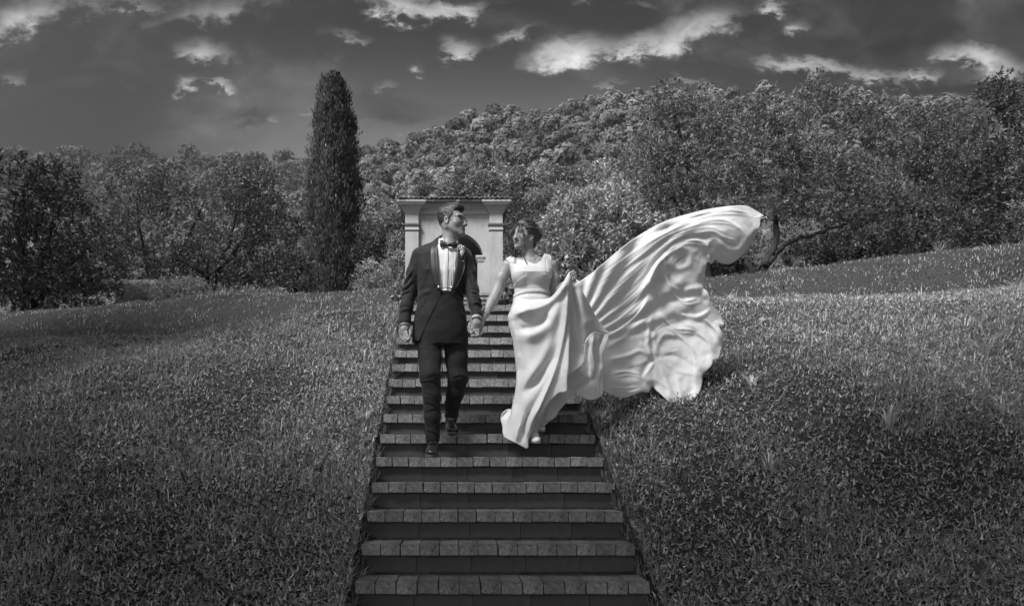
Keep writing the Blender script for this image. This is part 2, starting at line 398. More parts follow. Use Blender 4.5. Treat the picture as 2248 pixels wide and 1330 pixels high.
def tree(name, label, cat, D, base_px, lobes, n, mat, limbs=None, r=.13, group=None, seed=1, crown='crown', **kw):
    bx, by = base_px[0], D
    b = P(base_px[0], base_px[1], D); b[2] = float(gh(b[0], D, False)) if D < 60 else b[2]
    root = thing(name, label, cat, tuple(b), group)
    part(crown, foliage(crown, lobes, D, n, mat, seed=seed, **kw), root)
    mb = MB(); b0 = b - np.array([0, 0, .15])
    limbs = limbs or [[(l[0], l[1])] for l in lobes[:4]]
    for i, l in enumerate(limbs):
        pts = [b0] + [P(q[0], q[1], D) for q in l]
        if len(pts) == 2: pts.insert(1, (pts[0]*.6 + pts[1]*.4) + np.array([(pts[0][0]-pts[1][0])*.25, 0, 0]))
        limb(mb, pts, r * (1 if i == 0 else .75), r * .18, 7, seed + i)
    part('trunk', mb.mesh('trunk', M_bark, True), root)
    return root
# ------------------------------------------------------------------ woods on the hills (one mass)
def woods(name, fn, n, x0, x1, y0, y1, rmin, rmax, nl, seed, shade=1.0):
    g = np.random.default_rng(seed); V = []; T = []; V2 = []; F2 = []
    x = g.uniform(x0, x1, n * 3); y = y0 + (y1 - y0) * g.random(n * 3) ** .8
    px = x / y * FPX + 984; ok = (px > -250) & (px < 2500); x = x[ok][:n]; y = y[ok][:n]; z = fn(x, y); n = len(x)
    r = g.uniform(rmin, rmax, n) * (.6 + .8 * g.random(n)); ton = (.45 + 1.0 * g.random(n) ** 1.3) * shade
    hgt = r * g.uniform(.8, 1.5, n)
    # several sub-lobes per crown, leaf clusters on them
    k = 5
    off = rand_dirs(n * k, g).reshape(n, k, 3) * r[:, None, None] * .55; off[..., 2] = np.abs(off[..., 2]) * .9
    cc = np.stack([x, y, z + hgt * .7], -1)[:, None, :] + off
    lr = (r[:, None] * g.uniform(.4, .65, (n, k)))
    m = nl // k
    d = rand_dirs(n * k * m, g).reshape(n, k, m, 3); d[..., 2] = np.where(d[..., 2] < -.3, -d[..., 2], d[..., 2])
    d[..., 1] = np.where(d[..., 1] > .5, -d[..., 1], d[..., 1])
    c = cc[:, :, None, :] + d * (lr[:, :, None, None] * (.85 + .3 * g.random((n, k, m, 1))))
    c = c.reshape(-1, 3); d = d.reshape(-1, 3); N = len(c)
    s = np.repeat(r * np.clip(y / 190, .36, 1.1), k * m) * .155 * g.uniform(.6, 1.5, N)
    nn = d + rand_dirs(N, g) * .32; nn /= np.linalg.norm(nn, axis=1)[:, None]
    a = np.cross(nn, rand_dirs(N, g)); a /= np.linalg.norm(a, axis=1)[:, None]; b = np.cross(nn, a)
    v = np.stack([c + a * s[:, None], c - a * s[:, None] * .5 + b * s[:, None] * .87, c - a * s[:, None] * .5 - b * s[:, None] * .87], 1).reshape(-1, 3)
    f = np.arange(3 * N).reshape(N, 3)
    t = np.repeat(np.repeat(ton, k * m) * (.75 + .5 * g.random(N)), 3)
    obj(name, mesh_from(name, v, f, M_wood, False, t), kind='stuff', cat='woodland',
        label={'near_woodland': 'dense broadleaf woodland covering the hill behind the little chapel', 'far_woodland': 'distant woodland on the low far ridge at the left'}[name])
woods('near_woodland', hillnear, 2500, -230, 320, 66, 262, 2.2, 3.7, 145, 3)
woods('far_woodland', hillfar, 1500, -400, 60, 262, 440, 4.0, 6.5, 80, 4, .62)  # far crowns tinted darker to imitate the dim left edge of the view

# ------------------------------------------------------------------ trees and shrubs
OL = 'olive trees at the edge of the lawn'  # the three left olives have shade at that edge painted into their leaf tint
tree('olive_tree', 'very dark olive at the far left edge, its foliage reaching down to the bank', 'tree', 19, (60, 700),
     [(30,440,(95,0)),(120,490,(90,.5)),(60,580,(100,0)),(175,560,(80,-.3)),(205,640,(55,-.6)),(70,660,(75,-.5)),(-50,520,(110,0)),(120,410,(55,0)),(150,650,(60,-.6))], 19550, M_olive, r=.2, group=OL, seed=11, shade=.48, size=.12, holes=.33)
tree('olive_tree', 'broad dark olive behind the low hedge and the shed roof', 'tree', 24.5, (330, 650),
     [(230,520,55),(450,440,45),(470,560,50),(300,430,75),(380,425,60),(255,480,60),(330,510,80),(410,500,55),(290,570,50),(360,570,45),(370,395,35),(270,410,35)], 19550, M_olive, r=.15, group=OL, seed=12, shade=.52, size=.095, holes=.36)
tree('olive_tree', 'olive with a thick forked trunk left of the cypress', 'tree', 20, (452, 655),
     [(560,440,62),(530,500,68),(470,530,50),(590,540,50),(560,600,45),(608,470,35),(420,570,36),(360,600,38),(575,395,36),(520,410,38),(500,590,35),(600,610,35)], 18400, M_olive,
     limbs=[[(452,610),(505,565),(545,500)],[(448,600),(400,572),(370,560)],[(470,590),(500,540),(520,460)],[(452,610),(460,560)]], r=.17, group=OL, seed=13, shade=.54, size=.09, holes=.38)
tree('young_tree', 'slender young tree between the forked olive and the cypress', 'tree', 23, (648, 655),
     [(640,510,26),(655,500,22),(640,560,32),(650,610,34),(625,640,28),(668,560,22)], 6899, M_olive, r=.06, seed=14, shade=.9, size=.12)
root = tree('olive_tree', 'tall grey olive directly right of the big pale shrub, behind the veil top', 'tree', 21, (1560, 610),
     [(1470,212,34),(1450,262,48),(1510,290,60),(1430,335,48),(1565,262,42),(1500,370,68),(1430,425,50),(1575,350,58),(1560,430,60),(1480,470,55),(1540,520,55),(1600,560,45),(1440,300,40)], 26449, M_olive, r=.17, group=OL, seed=21, size=.098, shade=1.0, hs=1.0)
tree('olive_tree', 'large spreading olive with a low forked trunk right of the flying veil', 'tree', 20, (1668, 612),
     [(1640,265,48),(1700,245,48),(1780,212,42),(1840,245,45),(1905,270,42),(1680,330,68),(1780,310,75),(1880,340,62),(1700,430,68),(1800,410,75),(1880,430,60),(1640,400,48),(1760,480,55),(1860,495,48),(1690,505,32),(1940,300,30)], 34500, M_olive,
     limbs=[[(1672,590),(1694,560),(1702,500),(1704,440),(1760,330)],[(1655,600),(1640,578),(1622,556),(1600,545)],[(1674,592),(1700,562),(1728,532),(1790,510),(1860,492)]], r=.17, group=OL, seed=22, size=.095, shade=.84)
tree('olive_tree', 'rounded olive second from the right, lower than its neighbours', 'tree', 22, (2030, 580),
     [(2000,300,48),(2045,350,58),(1990,400,58),(2060,430,60),(2010,480,60),(2050,530,50),(1990,530,42),(2045,265,30),(1965,345,30),(2090,300,35)], 21850, M_olive, r=.17, group=OL, seed=23, size=.10, shade=.66)
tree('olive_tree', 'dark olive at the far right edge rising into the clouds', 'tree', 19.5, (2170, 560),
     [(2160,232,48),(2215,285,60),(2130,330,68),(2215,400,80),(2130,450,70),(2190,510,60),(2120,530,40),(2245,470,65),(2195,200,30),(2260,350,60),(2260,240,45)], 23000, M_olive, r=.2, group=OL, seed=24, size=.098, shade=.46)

# the cypress: a column of short upright sprays
def cypress():
    D = 26.0; g = np.random.default_rng(5)
    cx = (733 - 984) * D / FPX; top = (1035 - 170) * D / FPX; bot = float(gh(cx, D, False)) + .1; H = top - bot
    prof_t = [0, .03, .15, .35, .55, .7, .82, .92, .97, 1.0]; prof_r = [.80, .88, .98, 1.0, .93, .78, .60, .44, .36, .10]
    Rm = 59 * D / FPX
    n = 7600; t = g.random(n) ** 1.02; th = g.random(n) * 2 * math.pi
    r = np.interp(t, prof_t, prof_r) * Rm * (.72 + .3 * g.random(n) ** .5)
    r *= .52 + .95 * fbm(np.stack([np.cos(th) * 3.2, np.sin(th) * 3.2, t * 9], -1), 1.0, 3); r *= 1 + .22 * (g.random(n) < .09); r *= 1 + .07 * np.sin(th * 6 + t * 9) + .05 * np.sin(th * 11 - t * 23)
    c = np.stack([cx + r * np.cos(th), D + r * np.sin(th), bot + t * H], -1)
    np_ = 85; pt = g.uniform(.06, .97, np_); pth = g.random(np_) * 2 * math.pi; pk = g.integers(0, np_, 1300); dt = g.random(1300) * .055
    pr_ = np.interp(pt, prof_t, prof_r)[pk] * Rm * (1.0 + .16 * g.random(np_)[pk]) + .03 * g.normal(size=1300); pa = pth[pk] + g.normal(size=1300) * .06
    c[:1300] = np.stack([cx + pr_ * np.cos(pa), D + pr_ * np.sin(pa), bot + (pt[pk] + dt) * H], -1); th = th.copy(); th[:1300] = pa
    per = 9; N = n * per; C = np.repeat(c, per, 0)
    out = np.repeat(np.stack([np.cos(th), np.sin(th), 0 * th], -1), per, 0)
    dr = out * .3 + rand_dirs(N, g) * .4 + np.array([0, 0, 1.0]); dr /= np.linalg.norm(dr, axis=1)[:, None]
    pos = C + rand_dirs(N, g) * .11; ln = .105 * (.6 + .9 * g.random(N))
    tn = np.repeat(.55 + .9 * g.random(n) ** 1.5, per) * (.7 + .6 * g.random(N))
    tn = np.where(g.random(N) < .012, tn * 5, tn)
    root = thing('cypress', 'tall dark columnar cypress standing left of the little chapel', 'tree', (cx, D, bot - .1))
    part('crown', leaf_mesh('crown', pos, dr, out + rand_dirs(N, g) * .6, ln * 1.1, ln * .27, tn, M_cyp), root)
    mb = MB(); mb.tube([(cx, D, bot - .3), (cx + .02, D, bot + H * .5), (cx, D, top - .6)], [.22, .12, .02], 8)
    for k in range(90):
        t_ = .04 + .9 * k / 90; a = k * 2.4; rr = float(np.interp(t_, prof_t, prof_r)) * Rm * .78
        z = bot + t_ * H
        mb.tube([(cx, D, z - .5), (cx + rr * .6 * math.cos(a), D + rr * .6 * math.sin(a), z - .1), (cx + rr * math.cos(a), D + rr * math.sin(a), z + .35)], [.05, .035, .01], 4)
    part('trunk', mb.mesh('trunk', M_bark, True), root)
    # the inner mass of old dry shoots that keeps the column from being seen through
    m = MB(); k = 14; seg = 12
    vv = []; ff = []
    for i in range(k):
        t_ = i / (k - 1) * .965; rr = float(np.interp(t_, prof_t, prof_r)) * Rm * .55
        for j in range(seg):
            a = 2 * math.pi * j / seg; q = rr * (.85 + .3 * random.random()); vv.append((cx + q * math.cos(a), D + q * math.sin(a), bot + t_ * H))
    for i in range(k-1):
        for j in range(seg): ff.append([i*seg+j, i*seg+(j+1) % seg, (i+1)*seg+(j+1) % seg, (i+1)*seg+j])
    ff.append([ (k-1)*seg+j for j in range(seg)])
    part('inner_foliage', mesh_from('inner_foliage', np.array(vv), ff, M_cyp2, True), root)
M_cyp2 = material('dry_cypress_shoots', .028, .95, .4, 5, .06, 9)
cypress()

def shrub(name, label, D, lobes, n, mat, seed, base=None, group=None, **kw):
    cx = sum(l[0] for l in lobes) / len(lobes); by = max(l[1] + (l[2][0] if hasattr(l[2], '__len__') else l[2]) for l in lobes)
    return tree(name, label, 'shrub' if name != 'tree' else 'tree', D, (cx, by), lobes, n, mat, r=kw.pop('r', .05), group=group, seed=seed, crown='foliage' if name != 'tree' else 'crown', **kw)
shrub('shrub', 'large pale leafy shrub directly behind the bride and her veil', 14.5, [(1250,500,58),(1330,495,66),(1400,520,60),(1250,585,60),(1330,590,62),(1205,545,36),(1400,600,55),(1290,455,36),(1370,450,34),(1215,600,40),(1200,640,40)], 16000, M_light, 31, size=.095, shade=.95, ratio=.34, holes=.36)
shrub('shrub', 'round dark shrub in the gap between cypress and chapel', 25, [(818,520,34),(805,560,34),(830,555,28)], 5000, M_dark, 32, size=.11, shade=.8, holes=.3)
shrub('shrub', 'pale low shrub at the foot of the cypress, right side', 22, [(812,610,34),(835,630,28),(800,640,28)], 4500, M_light, 33, size=.09, shade=.8)
shrub('shrub', 'loose shrub hard against the left pilaster of the chapel', 23, [(868,590,30),(862,625,34),(850,650,26),(875,545,22)], 5500, M_light, 34, size=.1, shade=.7)
shrub('tree', 'light feathery tree behind the chapel roof at its left corner', 34, [(868,500,32),(850,480,22),(880,470,26),(845,520,22)], 5000, M_light, 35, size=.15, shade=.75)
shrub('tree', 'dark evergreen rising behind the right corner of the chapel roof', 27, [(1140,470,32),(1135,515,34),(1150,560,38),(1125,440,22),(1160,610,34)], 8000, M_dark, 36, size=.11, shade=.9, holes=.3)
shrub('tree', 'grey green tree above the bride between chapel and pale shrub', 30, [(1180,455,30),(1200,480,34),(1215,440,26)], 6000, M_light, 37, size=.13, shade=.7)
shrub('shrub', 'small glossy shrub spilling over the right edge of the upper steps', 10.2, [(1112,655,20),(1128,640,18),(1122,668,17),(1100,662,12)], 2200, M_light, 38, size=.06, ratio=.75, shade=.9, r=.02, holes=.2, twig=.1)
shrub('shrub', 'small glossy shrub at the left edge of the upper steps behind the groom', 10.0, [(893,640,15),(884,655,14),(905,655,12)], 1500, M_light, 39, size=.06, ratio=.75, shade=.9, r=.02, holes=.2, twig=.1)
for i, (l, lab) in enumerate([([(290,656,24),(318,650,20)], 'leftmost clipped mound of the low hedge under the shed roof'), ([(352,652,20),(378,640,22),(372,654,20)], 'middle and tallest mound of the low hedge'),
        ([(410,645,24),(428,640,20)], 'mound of the low hedge touching the forked olive trunk')]):
    shrub('hedge', lab, 19.2, l, 4200, M_light, 40 + i, size=.07, shade=1.0, group='mounds of the low hedge', holes=.2, r=.03)
for i, (px, lab) in enumerate([(486, 'small tufted shrub right beside the forked olive trunk'), (548, 'second small tufted shrub along the lawn edge, left of the young tree'), (600, 'small tufted shrub below the young tree')]):
    shrub('shrub', lab, 19.0, [(px,652,11),(px+16,655,8),(px-12,656,8)], 900, M_light, 46 + i, size=.08, shade=.9, r=.02, holes=.1)
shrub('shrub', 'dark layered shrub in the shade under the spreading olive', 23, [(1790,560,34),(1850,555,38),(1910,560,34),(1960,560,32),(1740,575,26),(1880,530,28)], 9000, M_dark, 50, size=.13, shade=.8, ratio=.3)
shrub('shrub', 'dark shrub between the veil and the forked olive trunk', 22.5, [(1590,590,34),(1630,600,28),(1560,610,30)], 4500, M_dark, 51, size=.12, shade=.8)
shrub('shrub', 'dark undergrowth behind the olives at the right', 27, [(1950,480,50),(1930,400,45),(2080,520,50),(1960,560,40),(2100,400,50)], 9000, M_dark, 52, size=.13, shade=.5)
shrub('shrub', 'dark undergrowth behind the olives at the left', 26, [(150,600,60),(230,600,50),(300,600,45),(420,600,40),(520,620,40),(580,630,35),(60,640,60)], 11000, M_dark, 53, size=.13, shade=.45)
MID = [(1020,405,24,52),(1060,395,26,50),(1100,390,24,54),(1145,400,28,46),(1190,390,28,50),(1235,400,30,44),(1280,395,30,48),(1325,388,32,45),(1370,395,34,42),(1400,350,30,46),(1290,430,34,34),(1240,440,26,36),(1350,430,34,33),(1395,430,34,30),(985,415,22,56),(940,420,22,58)]
WHERE = ['above the ridge tiles right of the groom', 'above the chapel roof centre right', 'just left of the dark evergreen', 'directly above the dark evergreen', 'above the bride, high on the slope foot',
  'above the bride, left of three of even height', 'over the pale shrub, middle of three', 'over the pale shrub, right of three', 'touching the tall grey olive crown', 'highest of the group, beside the tall grey olive',
  'just behind the pale shrub top', 'between dark evergreen and pale shrub', 'behind the pale shrub, right half', 'lowest of the group, beside the tall grey olive', 'directly above the groom', 'above the chapel roof left of the groom']
for i, ((px, py, r, D), wh) in enumerate(zip(MID, WHERE)):
    shrub('tree', 'hill foot tree ' + wh, D, [(px,py,r),(px-r*.7,py+r*.7,r*.8),(px+r*.6,py+r*.8,r*.8),(px,py+r*1.6,r)], 5200, M_light, 60 + i, size=.18, ratio=.5, twig=.42, shade=.38 + .55 * ((i * 7) % 5) / 5, group='trees at the foot of the hill', holes=.3, r=.12)

# unseen trees added beside and behind the camera to shade the banks and left edge
def shade_tree(x, y, h, rad, tx, ty, label, seed, n=4200):
    g = np.random.default_rng(seed); zb = float(gh(tx, ty, False)); root = thing('plane_tree', label, 'tree', (tx, ty, zb), 'tall trees on the lawn behind the viewer')
    lob = [(x + g.normal() * rad * .5, y + g.normal() * rad * .5, zb + h - rad * (.6 + 1.1 * g.random()), rad * g.uniform(.45, .7)) for _ in range(9)]
    k = g.integers(0, 9, n); L_ = np.array(lob); d = rand_dirs(n, g)
    c = L_[k, :3] + d * (L_[k, 3] * g.random(n) ** .4)[:, None]; dr = rand_dirs(n, g)
    part('crown', leaf_mesh('crown', c, dr, rand_dirs(n, g), .42, .34, np.ones(n), M_dark), root)
    mb = MB(); limb(mb, [(tx, ty, zb - .2), (tx * .7 + x * .3, ty * .7 + y * .3, zb + h * .5), (x, y, zb + h - rad)], .3, .08, 8, seed)
    for l in lob[:5]: limb(mb, [(tx * .75 + x * .25, ty * .75 + y * .25, zb + h * .42), l[:3]], .14, .03, 6, seed)
    part('trunk', mb.mesh('trunk', M_bark, True), root)
SHADE = [(-8.0, -2.6, 13, 3.4, -8, -2.6), (-13.2, 7.0, 16, 5.0, -13.2, 7), (-19.0, 13.2, 19, 5.0, -19, 13.2), (-2.2, -1.5, 13, 2.5, -4.2, -3.8), (0.2, -0.9, 13, 2.5, 1.6, -4.5), (-10.6, 1.6, 13, 3.6, -10.6, 1.6), (6.4, 5.2, 17, 3.6, 8.6, 4.6), (-10.4, 6.2, 14, 3.6, -10.6, 5.6), (-9.0, -0.6, 13, 3.2, -9.8, -1)]
SLAB = ['tall plane tree on the lawn left of and behind the viewer', 'tall plane tree outside the left edge beside the grassy bank', 'tallest plane tree, outside the left edge beside the dark olive', 'plane tree closest behind the viewer, to the left', 'plane tree closest behind the viewer, to the right', 'plane tree at the left end of the near bank', 'plane tree outside the right edge of the bank', 'plane tree between two others outside the left end of the bank', 'plane tree left of the viewer, nearest the foot of the bank']
for i, (s, lab) in enumerate(zip(SHADE, SLAB)): shade_tree(*s, lab, 80 + i)

# ------------------------------------------------------------------ grass: blades and clover leaves on the banks
def visible_ground(n, ymin, ymax, g, power=1.0):
    # denser near the eye: pick depth with density falling as it recedes
    u = g.random(n); y = ymin * (ymax / ymin) ** (u ** power)
    t = g.uniform(-.66, .84, n); x = t * y
    ok = ((np.abs(x - SCX) > SW / 2 + .015) | (y > 8.65) | (y < 2.2)) & ~((np.abs(x - .5) < .95) & (y > 8.6))
    return x[ok], y[ok]
def blades(n, ymin, ymax, hgt, wid, seed, name, label, lean=.5, power=1.0, clump=True, tone=1.0, tall=0.0):
    g = np.random.default_rng(seed); x, y = visible_ground(n, ymin, ymax, g, power)
    pn = fbm(np.stack([x, y, 0*x], -1), 1.7, 3)
    keep = g.random(len(x)) < np.clip((pn - .3) * 4, .25, 1); x = x[keep]; y = y[keep]; pn = pn[keep]
    z = gh(x, y); m = len(x)
    h = hgt * (.5 + g.random(m)) * (.5 + pn) * (1 + tall * (g.random(m) < .03))
    a = g.random(m) * 2 * math.pi; w = wid * (.7 + .6 * g.random(m))
    ld = np.stack([np.cos(a), np.sin(a)], -1); ls = lean * (.2 + g.random(m))
    bx = np.stack([x, y, z - .01], -1); per = np.stack([-np.sin(a), np.cos(a), 0*a], -1) * w[:, None]
    p1 = bx + np.stack([ld[:, 0]*ls*h*.35, ld[:, 1]*ls*h*.35, h * .55], -1)
    p2 = bx + np.stack([ld[:, 0]*ls*h*1.2, ld[:, 1]*ls*h*1.2, h * (1 - .35 * ls)], -1)
    v = np.stack([bx - per*.5, bx + per*.5, p1 + per*.42, p1 - per*.42, p2], 1).reshape(-1, 3)
    i = np.arange(m) * 5
    f = np.concatenate([np.stack([i, i+1, i+2], -1), np.stack([i, i+2, i+3], -1), np.stack([i+3, i+2, i+4], -1)])
    tn = (.45 + .9 * g.random(m)) * tone * (.7 + .6 * pn)
    return v, f, np.repeat(tn, 5)
def clover(n, ymin, ymax, size, seed, tone=1.0):
    g = np.random.default_rng(seed); x, y = visible_ground(n, ymin, ymax, g)
    pn = fbm(np.stack([x, y, 5 + 0*x], -1), 1.3, 3)
    keep = g.random(len(x)) < np.clip((.66 - pn) * 5, .5, 1); x = x[keep]; y = y[keep]; m = len(x)
    z = gh(x, y) + .015 + .05 * g.random(m) * fbm(np.stack([x, y, 0*x], -1), 6, 2)
    c = np.stack([x, y, z], -1); dr = rand_dirs(m, g); dr[:, 2] = np.abs(dr[:, 2]) * .8; dr /= np.linalg.norm(dr, axis=1)[:, None]
    nr = rand_dirs(m, g) * .5 + np.array([0, -.1, 1]); s = np.cross(dr, nr); s /= np.linalg.norm(s, axis=1)[:, None]
    ln = size * (.6 + .8 * g.random(m))[:, None]
    v = np.stack([c + s*ln*.17, c + dr*ln, c - s*ln*.17], 1).reshape(-1, 3)
    f = np.arange(m * 3).reshape(m, 3)
    return v, f, np.repeat((.35 + 1.1 * g.random(m) ** 1.4) * tone, 3)
def join(parts):
    V = []; F = []; T = []; o = 0
    for v, f, t in parts: V.append(v); F.append(f + o); T.append(t); o += len(v)
    return np.concatenate(V), np.concatenate(F), np.concatenate(T)
gb = np.random.default_rng(66); nb = 5000; yb = gb.uniform(3.3, 8.6, nb); sb = np.where(gb.random(nb) < .5, -1, 1)
xb = SCX + sb * (SW / 2 + (np.abs(gb.normal(size=nb)) * .07 - .012)); zb_ = np.maximum(gh(xb, yb), stair_z(yb) - .12) - .01; hb = gb.uniform(.03, .13, nb) * (.4 + 1.2 * fbm(np.stack([xb, yb, 0*xb], -1), 3, 2))
ab = np.where(sb > 0, math.pi, 0) + gb.normal(size=nb) * .9; lb_ = gb.uniform(.3, 1.1, nb); b0_ = np.stack([xb, yb, zb_], -1); pr_ = np.stack([-np.sin(ab), np.cos(ab), 0*ab], -1) * .005
qq = lambda s_, k_: b0_ + np.stack([np.cos(ab)*hb*lb_*s_, np.sin(ab)*hb*lb_*s_, hb*k_], -1)
BV = np.stack([b0_-pr_*.5, b0_+pr_*.5, qq(.3,.6)+pr_*.5, qq(.3,.6)-pr_*.5, qq(.95,.75)], 1).reshape(-1, 3); ib = np.arange(nb)*5
border = (BV, np.concatenate([np.stack([ib,ib+1,ib+2],-1), np.stack([ib,ib+2,ib+3],-1), np.stack([ib+3,ib+2,ib+4],-1)]), np.repeat(.35+.7*gb.random(nb), 5))
v, f, t = join([border, blades(100000, 2.6, 9.6, .058, .006, 101, '', '', 1.0, tall=1.6), blades(50000, 5.0, 11, .065, .009, 102, '', '', 1.0), clover(340000, 2.6, 9.6, .033, 103, 1.15)])
obj('bank_grass', mesh_from('bank_grass', v, f, M_grass, False, t), kind='stuff', cat='grass', label='rough grass and clover on the banks beside the steps')
v, f, t = join([blades(85000, 9.3, 20.5, .075, .015, 104, '', '', 1.1, .9, tone=.72)])  # darker blade tone paints in the shaded face of the upper bank
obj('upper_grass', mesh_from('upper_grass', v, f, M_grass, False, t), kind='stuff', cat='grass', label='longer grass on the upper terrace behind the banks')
# tall tussocks here and there
g = np.random.default_rng(9); VV = []
spots = [(2160,820,6.2,.30),(2120,780,6.8,.24),(1690,975,5.0,.20),(1950,900,5.2,.25),(1650,870,6,.16),(1900,850,5.8,.18),(640,720,8.6,.2),(560,740,8.3,.18),(700,905,5.8,.14),(800,880,6,.16),(270,1310,3.4,.14),(790,1190,4.4,.14),(2200,930,5.2,.24),(1480,760,8,.16),(1320,900,6,.14),(1345,960,5.2,.12),(1600,705,9,.2),(2060,575,16.5,.4),(2230,700,8.8,.25),(880,1160,0,0)]
for (px, py, D, h) in spots:
    if not h: continue
    x0 = (px-984)*D/FPX; m = 26; a = g.random(m)*2*math.pi; x = x0 + np.cos(a)*.04*g.random(m); y = D + np.sin(a)*.04*g.random(m); z = gh(x, y) - .01
    hh = h*(.5+.6*g.random(m)); ls = .3+.9*g.random(m)
    b = np.stack([x, y, z], -1); pr = np.stack([-np.sin(a), np.cos(a), 0*a], -1)*.009
    q = lambda s, k: b + np.stack([np.cos(a)*hh*ls*s, np.sin(a)*hh*ls*s, hh*k], -1)
    v_ = np.stack([b-pr*.5, b+pr*.5, q(.25,.45)+pr*.5, q(.25,.45)-pr*.5, q(.85,.72)], 1).reshape(-1, 3); i = np.arange(m)*5
    VV.append((v_, np.concatenate([np.stack([i,i+1,i+2],-1), np.stack([i,i+2,i+3],-1), np.stack([i+3,i+2,i+4],-1)]), np.repeat(1.0+.8*g.random(m), 5)))
v, f, t = join(VV)
obj('grass_tussocks', mesh_from('grass_tussocks', v, f, M_grass, False, t), kind='stuff', cat='grass', label='taller tussocks of grass scattered over both banks')
M_petal = material('daisy_petal', .75, .7)
fl = []
for k in range(190):
    if k < 100: y = g.uniform(8.9, 9.9); x = g.uniform(3.2, 8.2)
    elif k < 150: y = g.uniform(8.6, 9.4); x = g.uniform(-5.6, -1.5)
    else: y = g.uniform(11, 16); x = g.uniform(4, 11)
    if k % 6 == 0: y = g.uniform(5, 8.5); x = g.uniform(1.3, 6) if k % 12 else -g.uniform(2, 5)
    fl.append((x, y))
mb = MB(); stem = MB()
for (x, y) in fl:
    z = float(gh(x, y)) + .09 + .05 * random.random(); r = .011
    mb.add([(x+r*math.cos(a*math.pi/3), y+r*math.sin(a*math.pi/3), z + .004*(a % 2)) for a in range(6)] + [(x, y, z+.006)], [[a, (a+1) % 6, 6] for a in range(6)])
    mb.add([(x-.001, y, z-.15), (x+.001, y, z-.15), (x, y, z)], [[0, 1, 2]])
obj('small_daisies', mb.mesh('small_daisies', M_petal), kind='stuff', cat='flowers', label='tiny white daisies dotted along the crest of the banks')
# ------------------------------------------------------------------ the brick stairs
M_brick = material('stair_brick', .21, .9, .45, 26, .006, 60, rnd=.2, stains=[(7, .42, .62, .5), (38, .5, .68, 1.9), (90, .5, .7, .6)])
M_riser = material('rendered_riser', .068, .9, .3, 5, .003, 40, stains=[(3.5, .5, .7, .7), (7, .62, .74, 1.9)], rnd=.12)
M_mortar = material('mortar', .06, .95, .3, 12, .003, 60)
stairs = thing('garden_steps', 'straight flight of brick edged garden steps the couple walks down', 'steps', (SCX, Y0, Z0))
NB = 14; bw_ = SW / NB
core = MB(); brick_me = []
for k in range(6):            # six slightly different bricks share their mesh data
    g = np.random.default_rng(k); w, d, h = bw_ - .004, .262, .071
    import bmesh
    bm = bmesh.new(); bmesh.ops.create_cube(bm, size=1)
    for v_ in bm.verts: v_.co = Vector((v_.co.x * w + g.normal()*.0012, v_.co.y * d + g.normal()*.002, v_.co.z * h + g.normal()*.0012))
    bmesh.ops.bevel(bm, geom=[e for e in bm.edges], offset=.0045, segments=1, affect='EDGES', profile=.6)
    me = bpy.data.meshes.new('brick'); bm.to_mesh(me); bm.free(); me.materials.append(M_brick); brick_me.append(me)
riser_me = []
nr_ = 5; rw = SW / nr_
for k in range(3):
    v_, f_ = boxv(-rw/2 + .0015, rw/2 - .0015, -.02, .02, -.065, .055); riser_me.append(mesh_from('riser_slab', v_, f_, M_riser))
FIRST = -3
for i in range(FIRST, NSTEP):
    y = Y0 + i * STEP_D; z = Z0 + i * STEP_H
    if i >= -1:
        for j in range(NB):
            b = obj('brick', brick_me[(i * 5 + j * 3) % 6], stairs)
            b.location = (-SW/2 + (j + .5) * bw_ + random.gauss(0, .0012), i * STEP_D + .131 + random.gauss(0, .002) - .02, i * STEP_H - .0355 + random.gauss(0, .0012))
            b.rotation_euler = (random.gauss(0, .004), random.gauss(0, .005), random.gauss(0, .006) + (math.pi if (i + j) % 2 else 0))
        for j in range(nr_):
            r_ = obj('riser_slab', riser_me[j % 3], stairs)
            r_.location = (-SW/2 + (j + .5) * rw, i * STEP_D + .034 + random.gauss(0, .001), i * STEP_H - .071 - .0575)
    core.box(-SW/2 + .004, SW/2 - .004, i * STEP_D + .04, i * STEP_D + STEP_D + .045, (i - 1) * STEP_H - .3, i * STEP_H - .045)
    # bed behind the bricks, just below tread level
    core.box(-SW/2 + .006, SW/2 - .006, i * STEP_D + .235, i * STEP_D + STEP_D + .04, i * STEP_H - .045, i * STEP_H - .006)
co_ = obj('mortar_bed', core.mesh('mortar_bed', M_mortar), stairs)
# upper short flight before the chapel
Y2, Z2, W2 = 18.0, (1035 - 662) * 18.0 / FPX, 2.0
up = thing('upper_steps', 'short upper flight of three brick steps at the chapel door', 'steps', (.55, Y2, Z2))
mb = MB()
for i in range(3):
    for j in range(10):
        b = obj('brick', brick_me[(i + j) % 6], up); b.scale = (W2/10/bw_, 1.1, 1); b.location = (-W2/2 + (j+.5)*W2/10, i*.31 + .12, i*.183 - .0355)
    mb.box(-W2/2 + .01, W2/2 - .01, i*.31 + .03, 1.6, -.6 if i == 0 else (i-1)*.183 - .02, i*.183 - .045)
obj('mortar_bed', mb.mesh('mortar_bed', M_riser), up)
# landing path between the flights, below sight line
obj('path', grid_surface(np.linspace(SCX - .8, SCX + .8, 8), np.linspace(8.85, 17.9, 40), lambda x, y: gh(x, y, False) + .02 - .0 * x, 'path', M_mortar), kind='structure')

